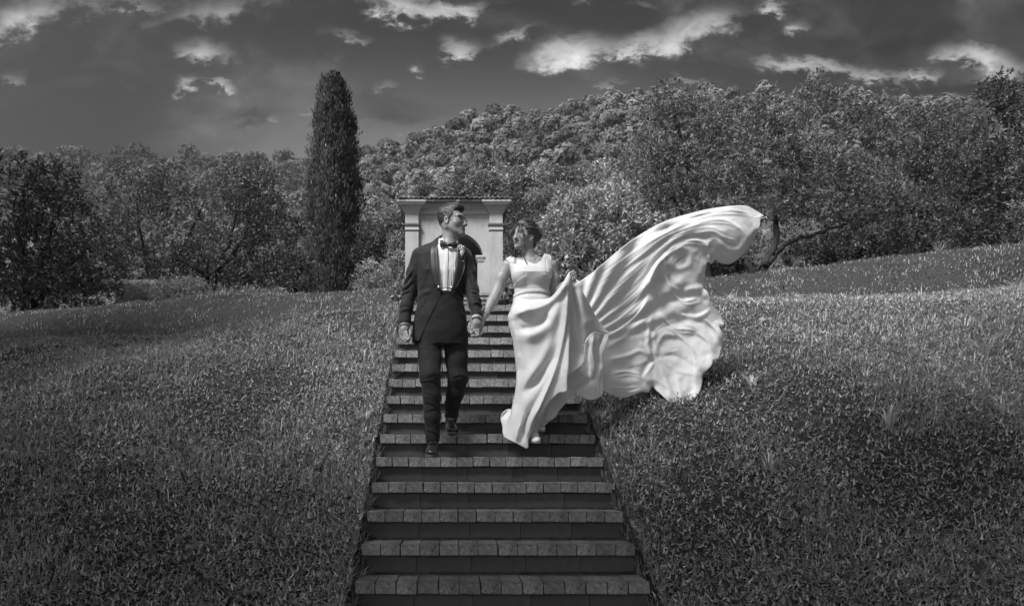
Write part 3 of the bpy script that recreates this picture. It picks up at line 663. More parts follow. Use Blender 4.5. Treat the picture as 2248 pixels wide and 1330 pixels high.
# ------------------------------------------------------------------ the chapel
M_plast = material('pale_plaster', .37, .9, .14, 2.0, .004, 30, stretch=(1, 1, .35), stains=[(2.2, .5, .75, .75), (9, .55, .75, .85)])
M_trim = material('cornice_plaster', .45, .85, .12, 3, .003, 30, stains=[(3, .5, .75, .75)])
M_tile = material('roof_tile', .24, .85, .35, 7, .004, 40, rnd=.35)
M_iron = material('dark_band', .10, .8, .2, 9)
CD = 19.2                                         # depth of the front wall
def cx_(px): return (px - 984) * CD / FPX
def cz_(py): return (1035 - py) * CD / FPX
xl, xr = cx_(890), cx_(1103); base = cz_(641) - .35; wall_top = cz_(470); top = cz_(447)
ch = thing('chapel', 'small plastered garden chapel with a round arched doorway and tiled roof', 'chapel', ((xl+xr)/2, CD, base))
acx, ar, asp = cx_(998), cx_(1063) - cx_(998), cz_(574)
dep = 2.0
mb = MB()
N = 28
arc = [(acx + ar*math.cos(math.pi - math.pi*i/N), asp + ar*math.sin(math.pi*i/N)) for i in range(N+1)]
th = .28
x0, x1 = xl + .03, xr - .03
for yy, flip in ((CD, 0), (CD + th, 1)):          # front wall faces around the arch
    pts = [(x0, base)] + [(acx - ar, base)] + arc + [(acx + ar, base), (x1, base), (x1, wall_top), (x0, wall_top)]
    n0 = len(mb.v); mb.v += [(a, yy, b) for a, b in pts]
    # left strip, right strip, fan over the arch
    L0, A0 = n0, n0 + 2; R0 = n0 + len(pts)
    mb.f.append([n0, n0+1, A0, A0][:3]); mb.f.append([n0, A0, n0 + len(pts) - 1])
    mb.f.append([A0+N, A0+N+1, A0+N+2]); mb.f.append([A0+N, A0+N+2, A0+N+3])
    for i in range(N//2): mb.f.append([A0+i, A0+i+1, n0 + len(pts) - 1])
    for i in range(N//2, N): mb.f.append([A0+i, A0+i+1, A0+N+3])
    mb.f.append([A0+N//2, A0+N+3, n0 + len(pts) - 1])
# reveal of the arch
n0 = len(mb.v); rv = [(acx - ar, base)] + arc + [(acx + ar, base)]
mb.v += [(a, CD, b) for a, b in rv] + [(a, CD + th, b) for a, b in rv]; k = len(rv)
for i in range(k-1): mb.f.append([n0+i, n0+i+1, n0+k+i+1, n0+k+i])
part('front_wall', mb.mesh('front_wall', M_plast), ch)
mb = MB(); mb.box(x0, x0 + .2, CD + th + .002, CD + dep, base, wall_top); mb.box(x1 - .2, x1, CD + th + .002, CD + dep, base, wall_top)
part('side_wall', mb.mesh('side_wall', M_plast), ch)
mb = MB(); mb.box(x0 + .202, x1 - .202, CD + dep - .2, CD + dep, base, wall_top)
part('back_wall', mb.mesh('back_wall', M_plast), ch)
mb = MB(); mb.box(x0 + .202, x1 - .202, CD + th + .002, CD + dep - .202, base + .0, base + .36)
part('floor', mb.mesh('floor', M_riser), ch)
mb = MB()                                            # barrel vault inside
rr2 = ar + .16; n0 = 0
for yy in (CD + th + .004, CD + dep - .204):
    for i in range(N+1): mb.v.append((acx + rr2*math.cos(math.pi - math.pi*i/N), yy, asp + rr2*math.sin(math.pi*i/N)))
for i in range(N): mb.f.append([i, i+1, N+1+i+1, N+1+i])
part('vault', mb.mesh('vault', M_plast, True), ch)
mb = MB(); mb.box(x0 + .01, x1 - .01, CD + .05, CD + dep - .05, wall_top - .005, top)
part('ceiling_slab', mb.mesh('ceiling_slab', M_plast), ch)
pw = cx_(919) - cx_(890)
for s, (a, b) in enumerate(((xl, xl + pw), (xr - pw, xr))):
    pl = part('pilaster', MB().box(a, b, CD - .09, CD + .12, base, cz_(472)).mesh('pilaster', M_plast), ch)
    part('band', MB().box(a - .03, b + .03, CD - .13, CD + .12, cz_(497.5), cz_(493.5)).mesh('band', M_iron), pl)
    part('pale_band', MB().box(a - .008, b + .008, CD - .10, CD + .12, cz_(506.5), cz_(498)).mesh('pale_band', M_trim), pl)
    part('thin_band', MB().box(a - .014, b + .014, CD - .108, CD + .12, cz_(508.5), cz_(507)).mesh('thin_band', M_iron), pl)
    # flared capital, a swept cavetto
    mb = MB(); lev = [(472, .0), (466, .03), (460, .08), (455.5, .13), (455.4, .17), (451.5, .17), (451.4, .20), (447, .21)]
    for py, o in lev: mb.v += [(a-o, CD-.09-o, cz_(py)), (b+o, CD-.09-o, cz_(py)), (b+o, CD+.12, cz_(py)), (a-o, CD+.12, cz_(py))]
    for i in range(len(lev)-1):
        for j in range(4): mb.f.append([i*4+j, i*4+(j+1) % 4, i*4+4+(j+1) % 4, i*4+4+j])
    mb.f.append([len(lev)*4-4+j for j in range(4)])
    part('capital', mb.mesh('capital', M_trim), pl)
mb = MB(); lev = [(471, .004), (470.5, .03), (461, .035), (460.5, .07), (458, .075), (457.5, .10), (453, .115), (452.5, .145), (447, .15)]
for py, o in lev: mb.v += [(xl + pw - .1, CD - o, cz_(py)), (xr - pw + .1, CD - o, cz_(py))]
for i in range(len(lev)-1): mb.f.append([i*2, i*2+1, i*2+3, i*2+2])
part('cornice', mb.mesh('cornice', M_trim), ch)
# imposts with little columns beside the doorway
for s in (-1, 1):
    e = acx + s * ar
    o = part('impost', MB().box(min(e, e - s*.17), max(e, e - s*.17), CD + .02, CD + .24, base, cz_(573)).mesh('impost', M_plast), ch)
    mb = MB()
    for (p0, p1, q) in ((573, 569, .02), (568.9, 565, .035), (564.9, 561, .055)): mb.box(min(e + s*.004, e - s*(.17+q)), max(e + s*.004, e - s*(.17+q)), CD + .02 - q, CD + .25, cz_(p0), cz_(p1))
    part('impost_capital', mb.mesh('impost_capital', M_trim), o)
# roof: rows of curved tiles on a low pitched deck
rx0, rx1 = cx_(877), cx_(1117); ry0 = CD - .32; z0_ = cz_(446.5) + .012
part('roof_deck', mesh_from('roof_deck', *[np.array([(rx0+.03, ry0+.05, z0_), (rx1-.03, ry0+.05, z0_), (rx1-.03, CD+dep+.2, z0_ + .012), (rx0+.03, CD+dep+.2, z0_ + .012),
    (rx0+.03, ry0+.05, z0_-.05), (rx1-.03, ry0+.05, z0_-.05), (rx1-.03, CD+dep+.2, z0_ -.05), (rx0+.03, CD+dep+.2, z0_-.05)]), [[0,1,2,3],[4,7,6,5],[0,4,5,1],[1,5,6,2],[2,6,7,3],[3,7,4,0]]], M_tile), ch)
nt_ = 22; tw = (rx1 - rx0) / nt_
vv = []; ff = []; seg = 8; ns = 3
for a in range(2):
    for i in range(seg+1):
        t_ = math.pi * i / seg; rr = tw * (.58 - .05 * a)
        for q in (0, 1): vv.append((-rr*math.cos(t_) * (1 - .12*q), a and (q * .42) or (q * .42), (.036 * math.sin(t_)) - a * .012 + q * .02))
S_ = (seg+1)*2
for i in range(seg):
    ff.append([i*2, i*2+1, i*2+3, i*2+2]); ff.append([S_+i*2, S_+i*2+2, S_+i*2+3, S_+i*2+1]); ff.append([i*2, i*2+2, S_+i*2+2, S_+i*2])
tile_me = mesh_from('roof_tile', np.array(vv), ff, M_tile, True)
for row in range(6):
    for j in range(nt_):
        o = obj('roof_tile', tile_me, ch); o.location = (rx0 + (j+.5)*tw - ch.location.x + random.gauss(0, .004), ry0 - CD + row*.4 + random.gauss(0, .008), z0_ - base + .006 + random.gauss(0, .004) + row*.003)
        o.rotation_euler = (0, random.gauss(0, .04), random.gauss(0, .02))
# low shed seen under the olives at the left
sh = thing('shed', 'low shed with a pale flat roof edge behind the hedge at the left', 'shed', (*P(300, 640, 20)[:2], float(gh(-9.5, 22, False))))
a, b = P(225, 615, 19.9), P(356, 618, 19.9)
part('roof', MB().box(a[0], b[0], 19.85, 21.6, a[2]-.12, a[2]+.0).mesh('roof', M_trim), sh)
part('wall', MB().box(a[0]+.3, b[0]-.25, 20.1, 21.4, float(gh(-9.5, 22, False))-.3, a[2]-.122).mesh('wall', M_plast), sh)
# ------------------------------------------------------------------ smooth solids: distance fields meshed by surface nets
class Field:
    def __init__(s, ax, ay, az):
        s.ax, s.ay, s.az = [np.asarray(a, dtype=np.float32) for a in (ax, ay, az)]
        s.d = np.full((len(ax), len(ay), len(az)), .2, dtype=np.float32)
    def sub(s, lo, hi):
        r = []
        for a, l, h in zip((s.ax, s.ay, s.az), lo, hi):
            i0 = max(0, int(np.searchsorted(a, l)) - 1); i1 = min(len(a), int(np.searchsorted(a, h)) + 1); r.append(slice(i0, max(i1, i0)))
        x = s.ax[r[0]][:, None, None]; y = s.ay[r[1]][None, :, None]; z = s.az[r[2]][None, None, :]
        return tuple(r), x, y, z
    def comb(s, r, d, k, op):
        o = s.d[r]
        if op == 'sub': d = -d; 
        if op in ('sub', 'int'):
            if k > 0:
                h = np.clip(.5 - .5 * (d - o) / k, 0, 1); s.d[r] = d * (1 - h) + o * h + k * h * (1 - h)
            else: s.d[r] = np.maximum(o, d)
        else:
            if k > 0:
                h = np.clip(.5 + .5 * (o - d) / k, 0, 1); s.d[r] = o * (1 - h) + d * h - k * h * (1 - h)
            else: s.d[r] = np.minimum(o, d)
    def cone(s, a, b, ra, rb, k=.01, op='add', m=.05):
        a = np.array(a, float); b = np.array(b, float); R_ = max(ra, rb) + m + k
        r, x, y, z = s.sub(np.minimum(a, b) - R_, np.maximum(a, b) + R_)
        if 0 in s.d[r].shape: return s
        ab = b - a; L2 = float(ab @ ab) + 1e-12
        t = np.clip(((x-a[0])*ab[0] + (y-a[1])*ab[1] + (z-a[2])*ab[2]) / L2, 0, 1)
        d = np.sqrt((x-a[0]-ab[0]*t)**2 + (y-a[1]-ab[1]*t)**2 + (z-a[2]-ab[2]*t)**2) - (ra + (rb-ra)*t)
        s.comb(r, d.astype(np.float32), k, op); return s
    def chain(s, pts, k=.01, op='add', m=.05):
        for (a, ra), (b, rb) in zip(pts[:-1], pts[1:]): s.cone(a, b, ra, rb, k, op, m)
        return s
    def ell(s, c, rad, k=.01, op='add', M=None, m=.05):
        c = np.array(c, float); rad = np.array(rad, float); R_ = rad.max() + m + k
        r, x, y, z = s.sub(c - R_, c + R_)
        if 0 in s.d[r].shape: return s
        X_, Y_, Z_ = x - c[0], y - c[1], z - c[2]
        if M is not None:   # rows of M are the local axes
            X_, Y_, Z_ = [X_*M[i][0] + Y_*M[i][1] + Z_*M[i][2] for i in range(3)]
        k0 = np.sqrt((X_/rad[0])**2 + (Y_/rad[1])**2 + (Z_/rad[2])**2)
        k1 = np.sqrt((X_/rad[0]**2)**2 + (Y_/rad[1]**2)**2 + (Z_/rad[2]**2)**2) + 1e-6
        s.comb(r, (k0 * (k0 - 1) / k1).astype(np.float32), k, op); return s
    def loft(s, rows, k=.01, op='add', e=2.2, grow=0.0, m=.05, f=None):
        """rows: (z, x0, x1, ycentre, half depth) from the bottom up or top down"""
        rows = sorted(rows); A = np.array(rows, float)
        lo = (A[:, 1].min() - m, (A[:, 3] - A[:, 4]).min() - m, A[0, 0] - m); hi = (A[:, 2].max() + m, (A[:, 3] + A[:, 4]).max() + m, A[-1, 0] + m)
        r, x, y, z = s.sub(lo, hi)
        if 0 in s.d[r].shape: return s
        zz = z[0, 0]
        g = lambda c: np.interp(zz, A[:, 0], A[:, c])[None, None, :]
        cx = (g(1) + g(2)) / 2; a = (g(2) - g(1)) / 2 + grow; cy = g(3); b = g(4) + grow
        q = (np.abs((x - cx) / a) ** e + np.abs((y - cy) / b) ** e) ** (1 / e)
        d = (q - 1) * np.minimum(a, b)
        d = np.maximum(d, np.maximum(A[0, 0] - z, z - A[-1, 0]) - grow * .5)
        if f is not None: d = f(d, x, y, z)
        s.comb(r, d.astype(np.float32), k, op); return s
    def fn(s, f, op='int', k=0.0, lo=None, hi=None):
        lo = lo or (-99,)*3; hi = hi or (99,)*3
        r, x, y, z = s.sub(lo, hi); d = f(x, y, z); d = np.broadcast_to(d, s.d[r].shape).astype(np.float32)
        s.comb(r, d, k, op); return s
    def mesh(s, name, mat, disp=None, smooth_it=1):
        d = s.d; nx, ny, nz = d.shape; ins = d < 0
        cnt = np.zeros((nx-1, ny-1, nz-1), dtype=np.int8)
        for a in (0, 1):
            for b in (0, 1):
                for c in (0, 1): cnt += ins[a:nx-1+a, b:ny-1+b, c:nz-1+c]
        cell = (cnt > 0) & (cnt < 8); idx = np.full(cell.shape, -1, dtype=np.int64)
        ci = np.argwhere(cell); idx[cell] = np.arange(len(ci))
        acc = np.zeros((len(ci), 3)); wt = np.zeros(len(ci))
        AX = (s.ax, s.ay, s.az)
        i, j, k = ci.T
        cs = [(a, b, c) for a in (0, 1) for b in (0, 1) for c in (0, 1)]
        for p in cs:
            for ax_ in range(3):
                if p[ax_]: continue
                q = list(p); q[ax_] = 1
                v0 = d[i+p[0], j+p[1], k+p[2]]; v1 = d[i+q[0], j+q[1], k+q[2]]
                mk = (v0 < 0) != (v1 < 0)
                t = np.where(mk, v0 / np.where(mk, v0 - v1, 1), 0)
                pos = []
                for u in range(3):
                    A = AX[u]; ii = (i, j, k)[u]
                    if u == ax_: pos.append(A[ii] * (1 - t) + A[ii+1] * t)
                    else: pos.append(A[ii + p[u]])
                acc += np.where(mk[:, None], np.stack(pos, -1), 0); wt += mk
        V_ = acc / wt[:, None]
        F_ = []
        for ax_ in range(3):
            a0 = [slice(None)]*3; a1 = [slice(None)]*3; a0[ax_] = slice(0, -1); a1[ax_] = slice(1, None)
            ch = ins[tuple(a0)] != ins[tuple(a1)]
            e = np.argwhere(ch); o1, o2 = [(1, 2), (2, 0), (0, 1)][ax_]
            ok = (e[:, o1] > 0) & (e[:, o2] > 0) & (e[:, o1] < d.shape[o1]-1) & (e[:, o2] < d.shape[o2]-1); e = e[ok]
            def at(d1, d2):
                q = e.copy(); q[:, o1] -= d1; q[:, o2] -= d2; return idx[q[:, 0], q[:, 1], q[:, 2]]
            quad = np.stack([at(1, 1), at(0, 1), at(0, 0), at(1, 0)], -1)
            fl = ins[tuple(e.T)]; quad[~fl] = quad[~fl][:, ::-1]
            F_.append(quad)
        F_ = np.concatenate(F_); F_ = F_[(F_ >= 0).all(1)]
        for _ in range(smooth_it):      # relax
            sm = np.zeros_like(V_); c_ = np.zeros(len(V_))
            for a, b in ((0, 1), (1, 2), (2, 3), (3, 0)):
                np.add.at(sm, F_[:, a], V_[F_[:, b]]); np.add.at(c_, F_[:, a], 1)
                np.add.at(sm, F_[:, b], V_[F_[:, a]]); np.add.at(c_, F_[:, b], 1)
            V_ = V_ * .5 + .5 * sm / np.maximum(c_, 1)[:, None]
        if disp is not None:
            n = normals(V_, F_); V_ = V_ + n * disp(V_, n)[:, None]
        return mesh_from(name, V_, F_, mat, True)
def normals(V_, F_):
    a, b, c = V_[F_[:, 0]], V_[F_[:, 1]], V_[F_[:, 2]]; n = np.cross(b - a, V_[F_[:, -1]] - a); N = np.zeros_like(V_)
    for q in range(F_.shape[1]): np.add.at(N, F_[:, q], n)
    return N / (np.linalg.norm(N, axis=1)[:, None] + 1e-12)
def axis(*segs):
    """segs: (start, end, step) ... joined"""
    out = []
    for a, b, s_ in segs: out.append(np.arange(a, b, s_))
    return np.concatenate(out)
def polyd(pts, line):
    """distance in px of pts (n,2) to polyline, with parameter 0..1 along and signed side"""
    line = np.array(line, float); best = np.full(len(pts), 1e9); par = np.zeros(len(pts)); sg = np.zeros(len(pts))
    seg = np.linalg.norm(np.diff(line, axis=0), axis=1); cum = np.concatenate([[0], np.cumsum(seg)]); tot = cum[-1]
    for i in range(len(line) - 1):
        a, b = line[i], line[i+1]; ab = b - a; L2 = ab @ ab + 1e-9
        t = np.clip(((pts - a) @ ab) / L2, 0, 1); q = pts - a - t[:, None] * ab; dd = np.hypot(q[:, 0], q[:, 1])
        m = dd < best; best = np.where(m, dd, best); par = np.where(m, (cum[i] + t * seg[i]) / tot, par)
        sg = np.where(m, np.sign(ab[0] * q[:, 1] - ab[1] * q[:, 0]), sg)
    return best, par, sg
def spline(pts, n=6, closed=False):
    """Catmull-Rom through points"""
    pts = np.array(pts, float); k = len(pts); out = []
    for i in range(k if closed else k - 1):
        p0 = pts[(i-1) % k] if closed or i > 0 else pts[0]; p1 = pts[i]; p2 = pts[(i+1) % k]; p3 = pts[(i+2) % k] if closed or i+2 < k else pts[-1]
        for t in np.arange(n) / n:
            out.append(.5 * ((2*p1) + (-p0+p2)*t + (2*p0-5*p1+4*p2-p3)*t*t + (-p0+3*p1-3*p2+p3)*t**3))
    if not closed: out.append(pts[-1])
    return np.array(out)
def cloth(name, outline, depth, mat, step=3.0, thick=.004, sm=4, closed_back=None):
    """a sheet of cloth cut to an outline; depth(pts) gives how far each point of the cloth stands from the eye"""
    ol = spline(outline, sm, True); n = len(ol)
    lo = ol.min(0); hi = ol.max(0)
    gx, gy = np.meshgrid(np.arange(lo[0], hi[0], step), np.arange(lo[1], hi[1], step * .87)); gx = gx + (np.arange(gx.shape[0]) % 2)[:, None] * step * .5
    g_ = np.stack([gx.ravel(), gy.ravel()], -1)
    ins = np.zeros(len(g_), bool)      # even-odd test
    for i in range(n):
        a, b = ol[i], ol[(i+1) % n]
        c = ((a[1] > g_[:, 1]) != (b[1] > g_[:, 1])); xx = (b[0]-a[0]) * (g_[:, 1]-a[1]) / (b[1]-a[1] + 1e-12) + a[0]
        ins ^= c & (g_[:, 0] < xx)
    dd, _, _ = polyd(g_, np.vstack([ol, ol[:1]]))
    g_ = g_[ins & (dd > step * .6)]
    co = [Vector(p) for p in ol] + [Vector(p) for p in g_]
    r = delaunay_2d_cdt(co, [(i, (i+1) % n) for i in range(n)], [], 1, 1e-5)
    V2_ = np.array([tuple(v) for v in r[0]]); F_ = np.array([list(f) for f in r[2] if len(f) == 3])
    D_, T_ = depth(V2_), None
    V3 = np.stack([(V2_[:, 0] - 984) * D_ / FPX, D_, (1035 - V2_[:, 1]) * D_ / FPX], -1)
    # a little relaxation in depth only comes from the fold functions; add thickness with a second skin
    N_ = normals(V3, F_); N_ = np.where(N_[:, 1:2] > 0, -N_, N_)
    m = len(V3); B3 = V3 - N_ * thick
    from collections import Counter
    e = np.sort(np.concatenate([F_[:, [0, 1]], F_[:, [1, 2]], F_[:, [2, 0]]]), axis=1); eo = np.concatenate([F_[:, [0, 1]], F_[:, [1, 2]], F_[:, [2, 0]]])
    key = e[:, 0] * m + e[:, 1]; u, inv, c = np.unique(key, return_inverse=True, return_counts=True); bd = eo[c[inv] == 1]
    FF = np.concatenate([F_, F_[:, ::-1] + m, np.stack([bd[:, 1], bd[:, 0], bd[:, 0] + m], -1), np.stack([bd[:, 1], bd[:, 0] + m, bd[:, 1] + m], -1)])
    return mesh_from(name, np.concatenate([V3, B3]), FF, mat, True)
# ------------------------------------------------------------------ people
M_skinM = material('skin', .25, .5, .06, 30, .0006, 160, spec=.4)
M_skinF = material('skin_light', .31, .5, .05, 30, .0005, 160, spec=.4)
M_suit = material('velvet_suit', .021, .75, .25, 40, .0008, 300, sheen=.32, spec=.25)
M_trou = material('wool_trousers', .021, .8, .2, 60, .0006, 300, sheen=.15, spec=.2)
M_satin = material('satin_lapel', .026, .5, .1, 20, spec=.5)
M_shirt = material('white_shirt', .70, .7, .04, 20, .0004, 200)
M_black = material('black_silk', .015, .45, .1, 20, spec=.5)
M_leather = material('shoe_leather', .03, .22, .2, 20, .0004, 120, spec=.6, coat=.4)
M_sole = material('shoe_sole', .12, .7)
M_hairM = material('dark_hair', .028, .5, .35, 60, .003, 60, spec=.5, stretch=(3, 3, .6))
M_hairF = material('brown_hair', .075, .45, .4, 60, .003, 60, spec=.5, stretch=(3, 3, .6))
M_dress = material('white_crepe', .72, .6, .03, 12, .0006, 220, sheen=.15, spec=.3, transl=.12)
M_veil = material('flying_satin', .84, .5, .03, 6, .0004, 160, sheen=.2, spec=.35, transl=.38)
M_eye = material('eye_white', .55, .25, spec=.5); M_iris = material('iris', .02, .2, spec=.5)
M_lip = material('lips', .15, .45); M_lipF = material('lipstick', .07, .35, spec=.5); M_teeth = material('teeth', .65, .3)
M_frame = material('spectacle_frame', .02, .3, spec=.5); M_metal = material('polished_metal', .6, .25, metallic=1.0)
M_petal2 = material('ivory_petal', .7, .7); M_pearl = material('pearl', .7, .2, spec=.6); M_ink = material('tattoo_ink', .06, .7)
M_glass = bpy.data.materials.new('lens_glass'); M_glass.use_nodes = True
_g = M_glass.node_tree; _gb = _g.nodes['Principled BSDF']; _gb.inputs['Roughness'].default_value = .03; _tr = _g.nodes.new('ShaderNodeBsdfTransparent'); _mx = _g.nodes.new('ShaderNodeMixShader'); _mx.inputs[0].default_value = .07; _g.links.new(_tr.outputs[0], _mx.inputs[1]); _g.links.new(_gb.outputs[0], _mx.inputs[2]); _g.links.new(_mx.outputs[0], _g.nodes['Material Output'].inputs['Surface'])

def px_(D): return D / FPX
def head_axes(yaw, pitch=0, roll=0):
    """yaw: degrees from facing the camera, positive to the right of the picture"""
    Mr = Matrix.Rotation(R(yaw), 3, 'Z') @ Matrix.Rotation(R(pitch), 3, 'X') @ Matrix.Rotation(R(roll), 3, 'Y')
    r = Mr @ Vector((1, 0, 0)); f = Mr @ Vector((0, -1, 0)); u = Mr @ Vector((0, 0, 1))
    return np.array(r), np.array(f), np.array(u)
class Head:
    def __init__(s, c, sc, yaw, pitch=0, roll=0, female=False):
        s.c = np.array(c, float); s.s = sc; s.r, s.f, s.u = head_axes(yaw, pitch, roll); s.fem = female; s.look = 0.0; s.M = np.array([s.r, s.f, s.u])
    def p(s, r, f, u): return s.c + (s.r * r + s.f * f + s.u * u) * s.s
    def build(s, F):
        S = s.s; w = .92 if s.fem else 1.0
        def e(c, rad, k=.02, op='add'): F.ell(s.p(*c), np.array(rad) * S, k * S, op, s.M)
        def c_(a, b, ra, rb, k=.012, op='add'): F.cone(s.p(*a), s.p(*b), ra * S, rb * S, k * S, op)
        e((0, -.010, .030), (.072*w, .088, .084))
        e((0, .030, -.030), (.058*w, .058, .078), .03)
        for q in (-1, 1):
            c_((q*.056*w, -.012, -.045), (q*.018, .066, -.098), .020 if not s.fem else .016, .015 if not s.fem else .011, .03)
            c_((q*.014, .079, .022), (q*.044*w, .065, .022), .008 if not s.fem else .005, .008 if not s.fem else .005, .015)       # brow
            e((q*.040*w, .049, -.027), (.022, .022, .020), .03)                       # cheek
            e((q*.031, .093, .0), (.0165, .016, .0105), .010, 'sub')                   # eye socket
            c_((q*.0105, .095, -.040), (q*.0105, .100, -.041), .0065, .0065, .006)      # nostril wing
            # ear
            e((q*.076*w, -.012, -.006), (.009, .019, .031), .006); e((q*.084*w, -.008, -.004), (.006, .010, .018), .004, 'sub')
        c_((0, .076, .030), (0, .082, .016), .012, .009, .014)
        c_((0, .086, .004), (0, .106 if not s.fem else .100, -.034), .0065, .0090 if not s.fem else .0072, .012)
        e((0, .072, -.101), (.020 if not s.fem else .015, .017, .015), .02)
        e((0, .066, -.068), (.030, .020, .020), .02)                                      # muzzle
    def face_parts(s, body, lip):
        from mathutils.bvhtree import BVHTree
        S = s.s; me = body.data; tree_ = BVHTree.FromPolygons([v.co for v in me.vertices], [p_.vertices for p_ in me.polygons])
        def sf(r, u):                 # how far forward the skin is at this place of the face
            o = Vector(s.p(r, .2, u)); h = tree_.ray_cast(o, Vector(-s.f)); return .2 - (h[3] / S if h[0] is not None else .12)
        def on(r, u, off=0.0): return s.p(r, sf(r, u) + off, u)
        for q in (-1, 1):
            fl = sf(q*.031, 0.0); fe = fl + .0036
            m = MB(); m.ball(s.p(q*.031, fe - .0125, -.0005), .0125*S, 14, 10); e_ = part('eye', m.mesh('eye', M_eye, True), body)
            m = MB(); m.ball(s.p(q*.031 + s.look, fe - .0055, 0), .0061*S, 10, 8); part('iris', m.mesh('iris', M_iris, True), e_)
            m = MB(); m.tube([on(q*.014, .0185, .001), on(q*.026, .0235, .0012), on(q*.038, .0240, .001), on(q*.050, .0185, 0)], [v*S for v in (.0025, .0034, .003, .0012)], 6); part('eyebrow', m.mesh('eyebrow', M_hairM, True), body)
            m = MB(); m.tube([s.p(q*.0195, fe - .0045, .0030), s.p(q*.025, fe + .0006, .0062), s.p(q*.034, fe + .0004, .0072), s.p(q*.0445, fe - .006, .0035)], [v*S for v in (.0012, .0022, .0026, .0014)], 6); part('eyelashes', m.mesh('eyelashes', M_iris, True), body)
            m = MB(); m.tube([s.p(q*.0195, fe - .005, -.0030), s.p(q*.026, fe - .0012, -.0062), s.p(q*.035, fe - .0018, -.0060), s.p(q*.0445, fe - .007, .0005)], [v*S for v in (.0012, .0018, .0018, .0012)], 6); part('lower_eyelid', m.mesh('lower_eyelid', me.materials[0], True), body)
        ft, fb, fc = sf(0, -.0545), sf(0, -.0860), sf(.027, -.0600)
        cu = -.0585                  # corners of the smile
        fm = (ft*.55 + fb*.45)
        up = lambda a: s.p(a*.026, fm + .0020 - (fm - fc + .001)*a*a, -.0625 - (-.0625 - cu)*a*a + .0012*(abs(a) > .2)*(abs(a) < .6))
        lo = lambda a: s.p(a*.026, fm + .0010 - (fm - fc + .001)*a*a, -.0760 - (-.0760 - cu)*a*a)
        m = MB(); A = np.linspace(-1, 1, 11)
        m.tube([up(a) for a in A], [S*(.0010 + .0022*(1 - abs(a))**.6) for a in A], 7); m.tube([lo(a) for a in A], [S*(.0010 + .0030*(1 - abs(a))**.6) for a in A], 7)
        part('lips', m.mesh('lips', lip, True), body)
        m = MB(); mw = []
        for i in range(10):
            a0, a1 = A[i], A[i+1]; b = -s.f*.0045*S
            m.add([up(a0) + b, up(a1) + b, lo(a1) + b, lo(a0) + b], [[0, 1, 2, 3]])
        part('mouth', m.mesh('mouth', M_iris), body)
        m = MB()
        for i in range(8):
            a0 = -.82 + 1.64*i/8; a1 = a0 + 1.64/8 - .012; b = -s.f*.0022*S
            t0, t1 = up(a0), up(a1); l0, l1 = lo(a0), lo(a1)
            m.add([t0 + b, t1 + b, t1*.42 + l1*.58 + b, t0*.42 + l0*.58 + b], [[0, 1, 2, 3]])
        part('teeth', m.mesh('teeth', M_teeth), body)

# ---------------- groom
GD = 5.60; gp = GD / FPX
def G(px, py, d=0.0): return P(px, py, GD + d)
gz = lambda py: (1035 - py) * gp
gx = lambda px: (px - 984) * gp
def rows(lst): return [(gz(py), gx(a), gx(b), GD + cy, hd) for py, a, b, cy, hd in lst]
groom = thing('person', 'man in dark tuxedo, bow tie and glasses walking down the steps hand in hand', 'person', tuple(G(970, 1000, 0)))
hd = Head(G(993, 488, .01), 1.08, 64, -3, 0)
# legs and arms
LEG1 = [(G(942,735,.02), 27), (G(944,790,-.03), 24.5), (G(944,828,-.10), 22.5), (G(948,870,-.10), 20), (G(949,915,-.09), 17.5), (G(950,962,-.07), 16)]
LEG2 = [(G(998,735,.03), 27), (G(1003,790,.03), 24.5), (G(1006,826,.02), 22), (G(1000,862,.07), 20), (G(993,890,.13), 17.5), (G(991,914,.17), 16)]
ARM1 = [(G(922,563,.0), 18), (G(909,600,.01), 16.5), (G(899,640,.01), 15.5), (G(892,675,-.03), 14), (G(889,706,-.06), 12.2)]
ARM2 = [(G(1020,567,.0), 17), (G(1028,600,.0), 16), (G(1036,638,-.02), 15.5), (G(1042,668,-.07), 14.5), (G(1047,691,-.11), 12)]
def rr(ch, s=1.0, o=0.0): return [(p, r * s * gp + o) for p, r in ch]
xh = [hd.c[i] - .17 for i in range(3)], [hd.c[i] + .17 for i in range(3)]
F = Field(axis((gx(866), xh[0][0], .006), (xh[0][0], xh[1][0], .0028), (xh[1][0], gx(1075), .006)),
          axis((GD - .30, GD - .17, .005), (GD - .17, GD + .17, .0034), (GD + .17, GD + .32, .008)),
          axis((gz(1000), gz(756), .012), (gz(756), gz(690), .0034), (gz(690), gz(560), .012), (gz(560), gz(438), .0028)))
hd.build(F)
F.chain([(hd.p(0, -.025, -.02), .058), (hd.p(0, -.022, -.10), .053), (G(984, 545, .01), .060), (G(984, 560, .01), .075)], .03)
F.loft(rows([(548,935,1010,0,.06), (560,918,1026,0,.09), (600,924,1016,0,.10), (640,925,1010,0,.09), (700,922,1016,0,.09), (750,920,1016,0,.08)]), .02)
F.chain(rr(LEG1, .62), .02); F.chain(rr(LEG2, .62), .02); F.chain(rr(ARM1, .60), .01); F.chain(rr(ARM2, .60), .01)
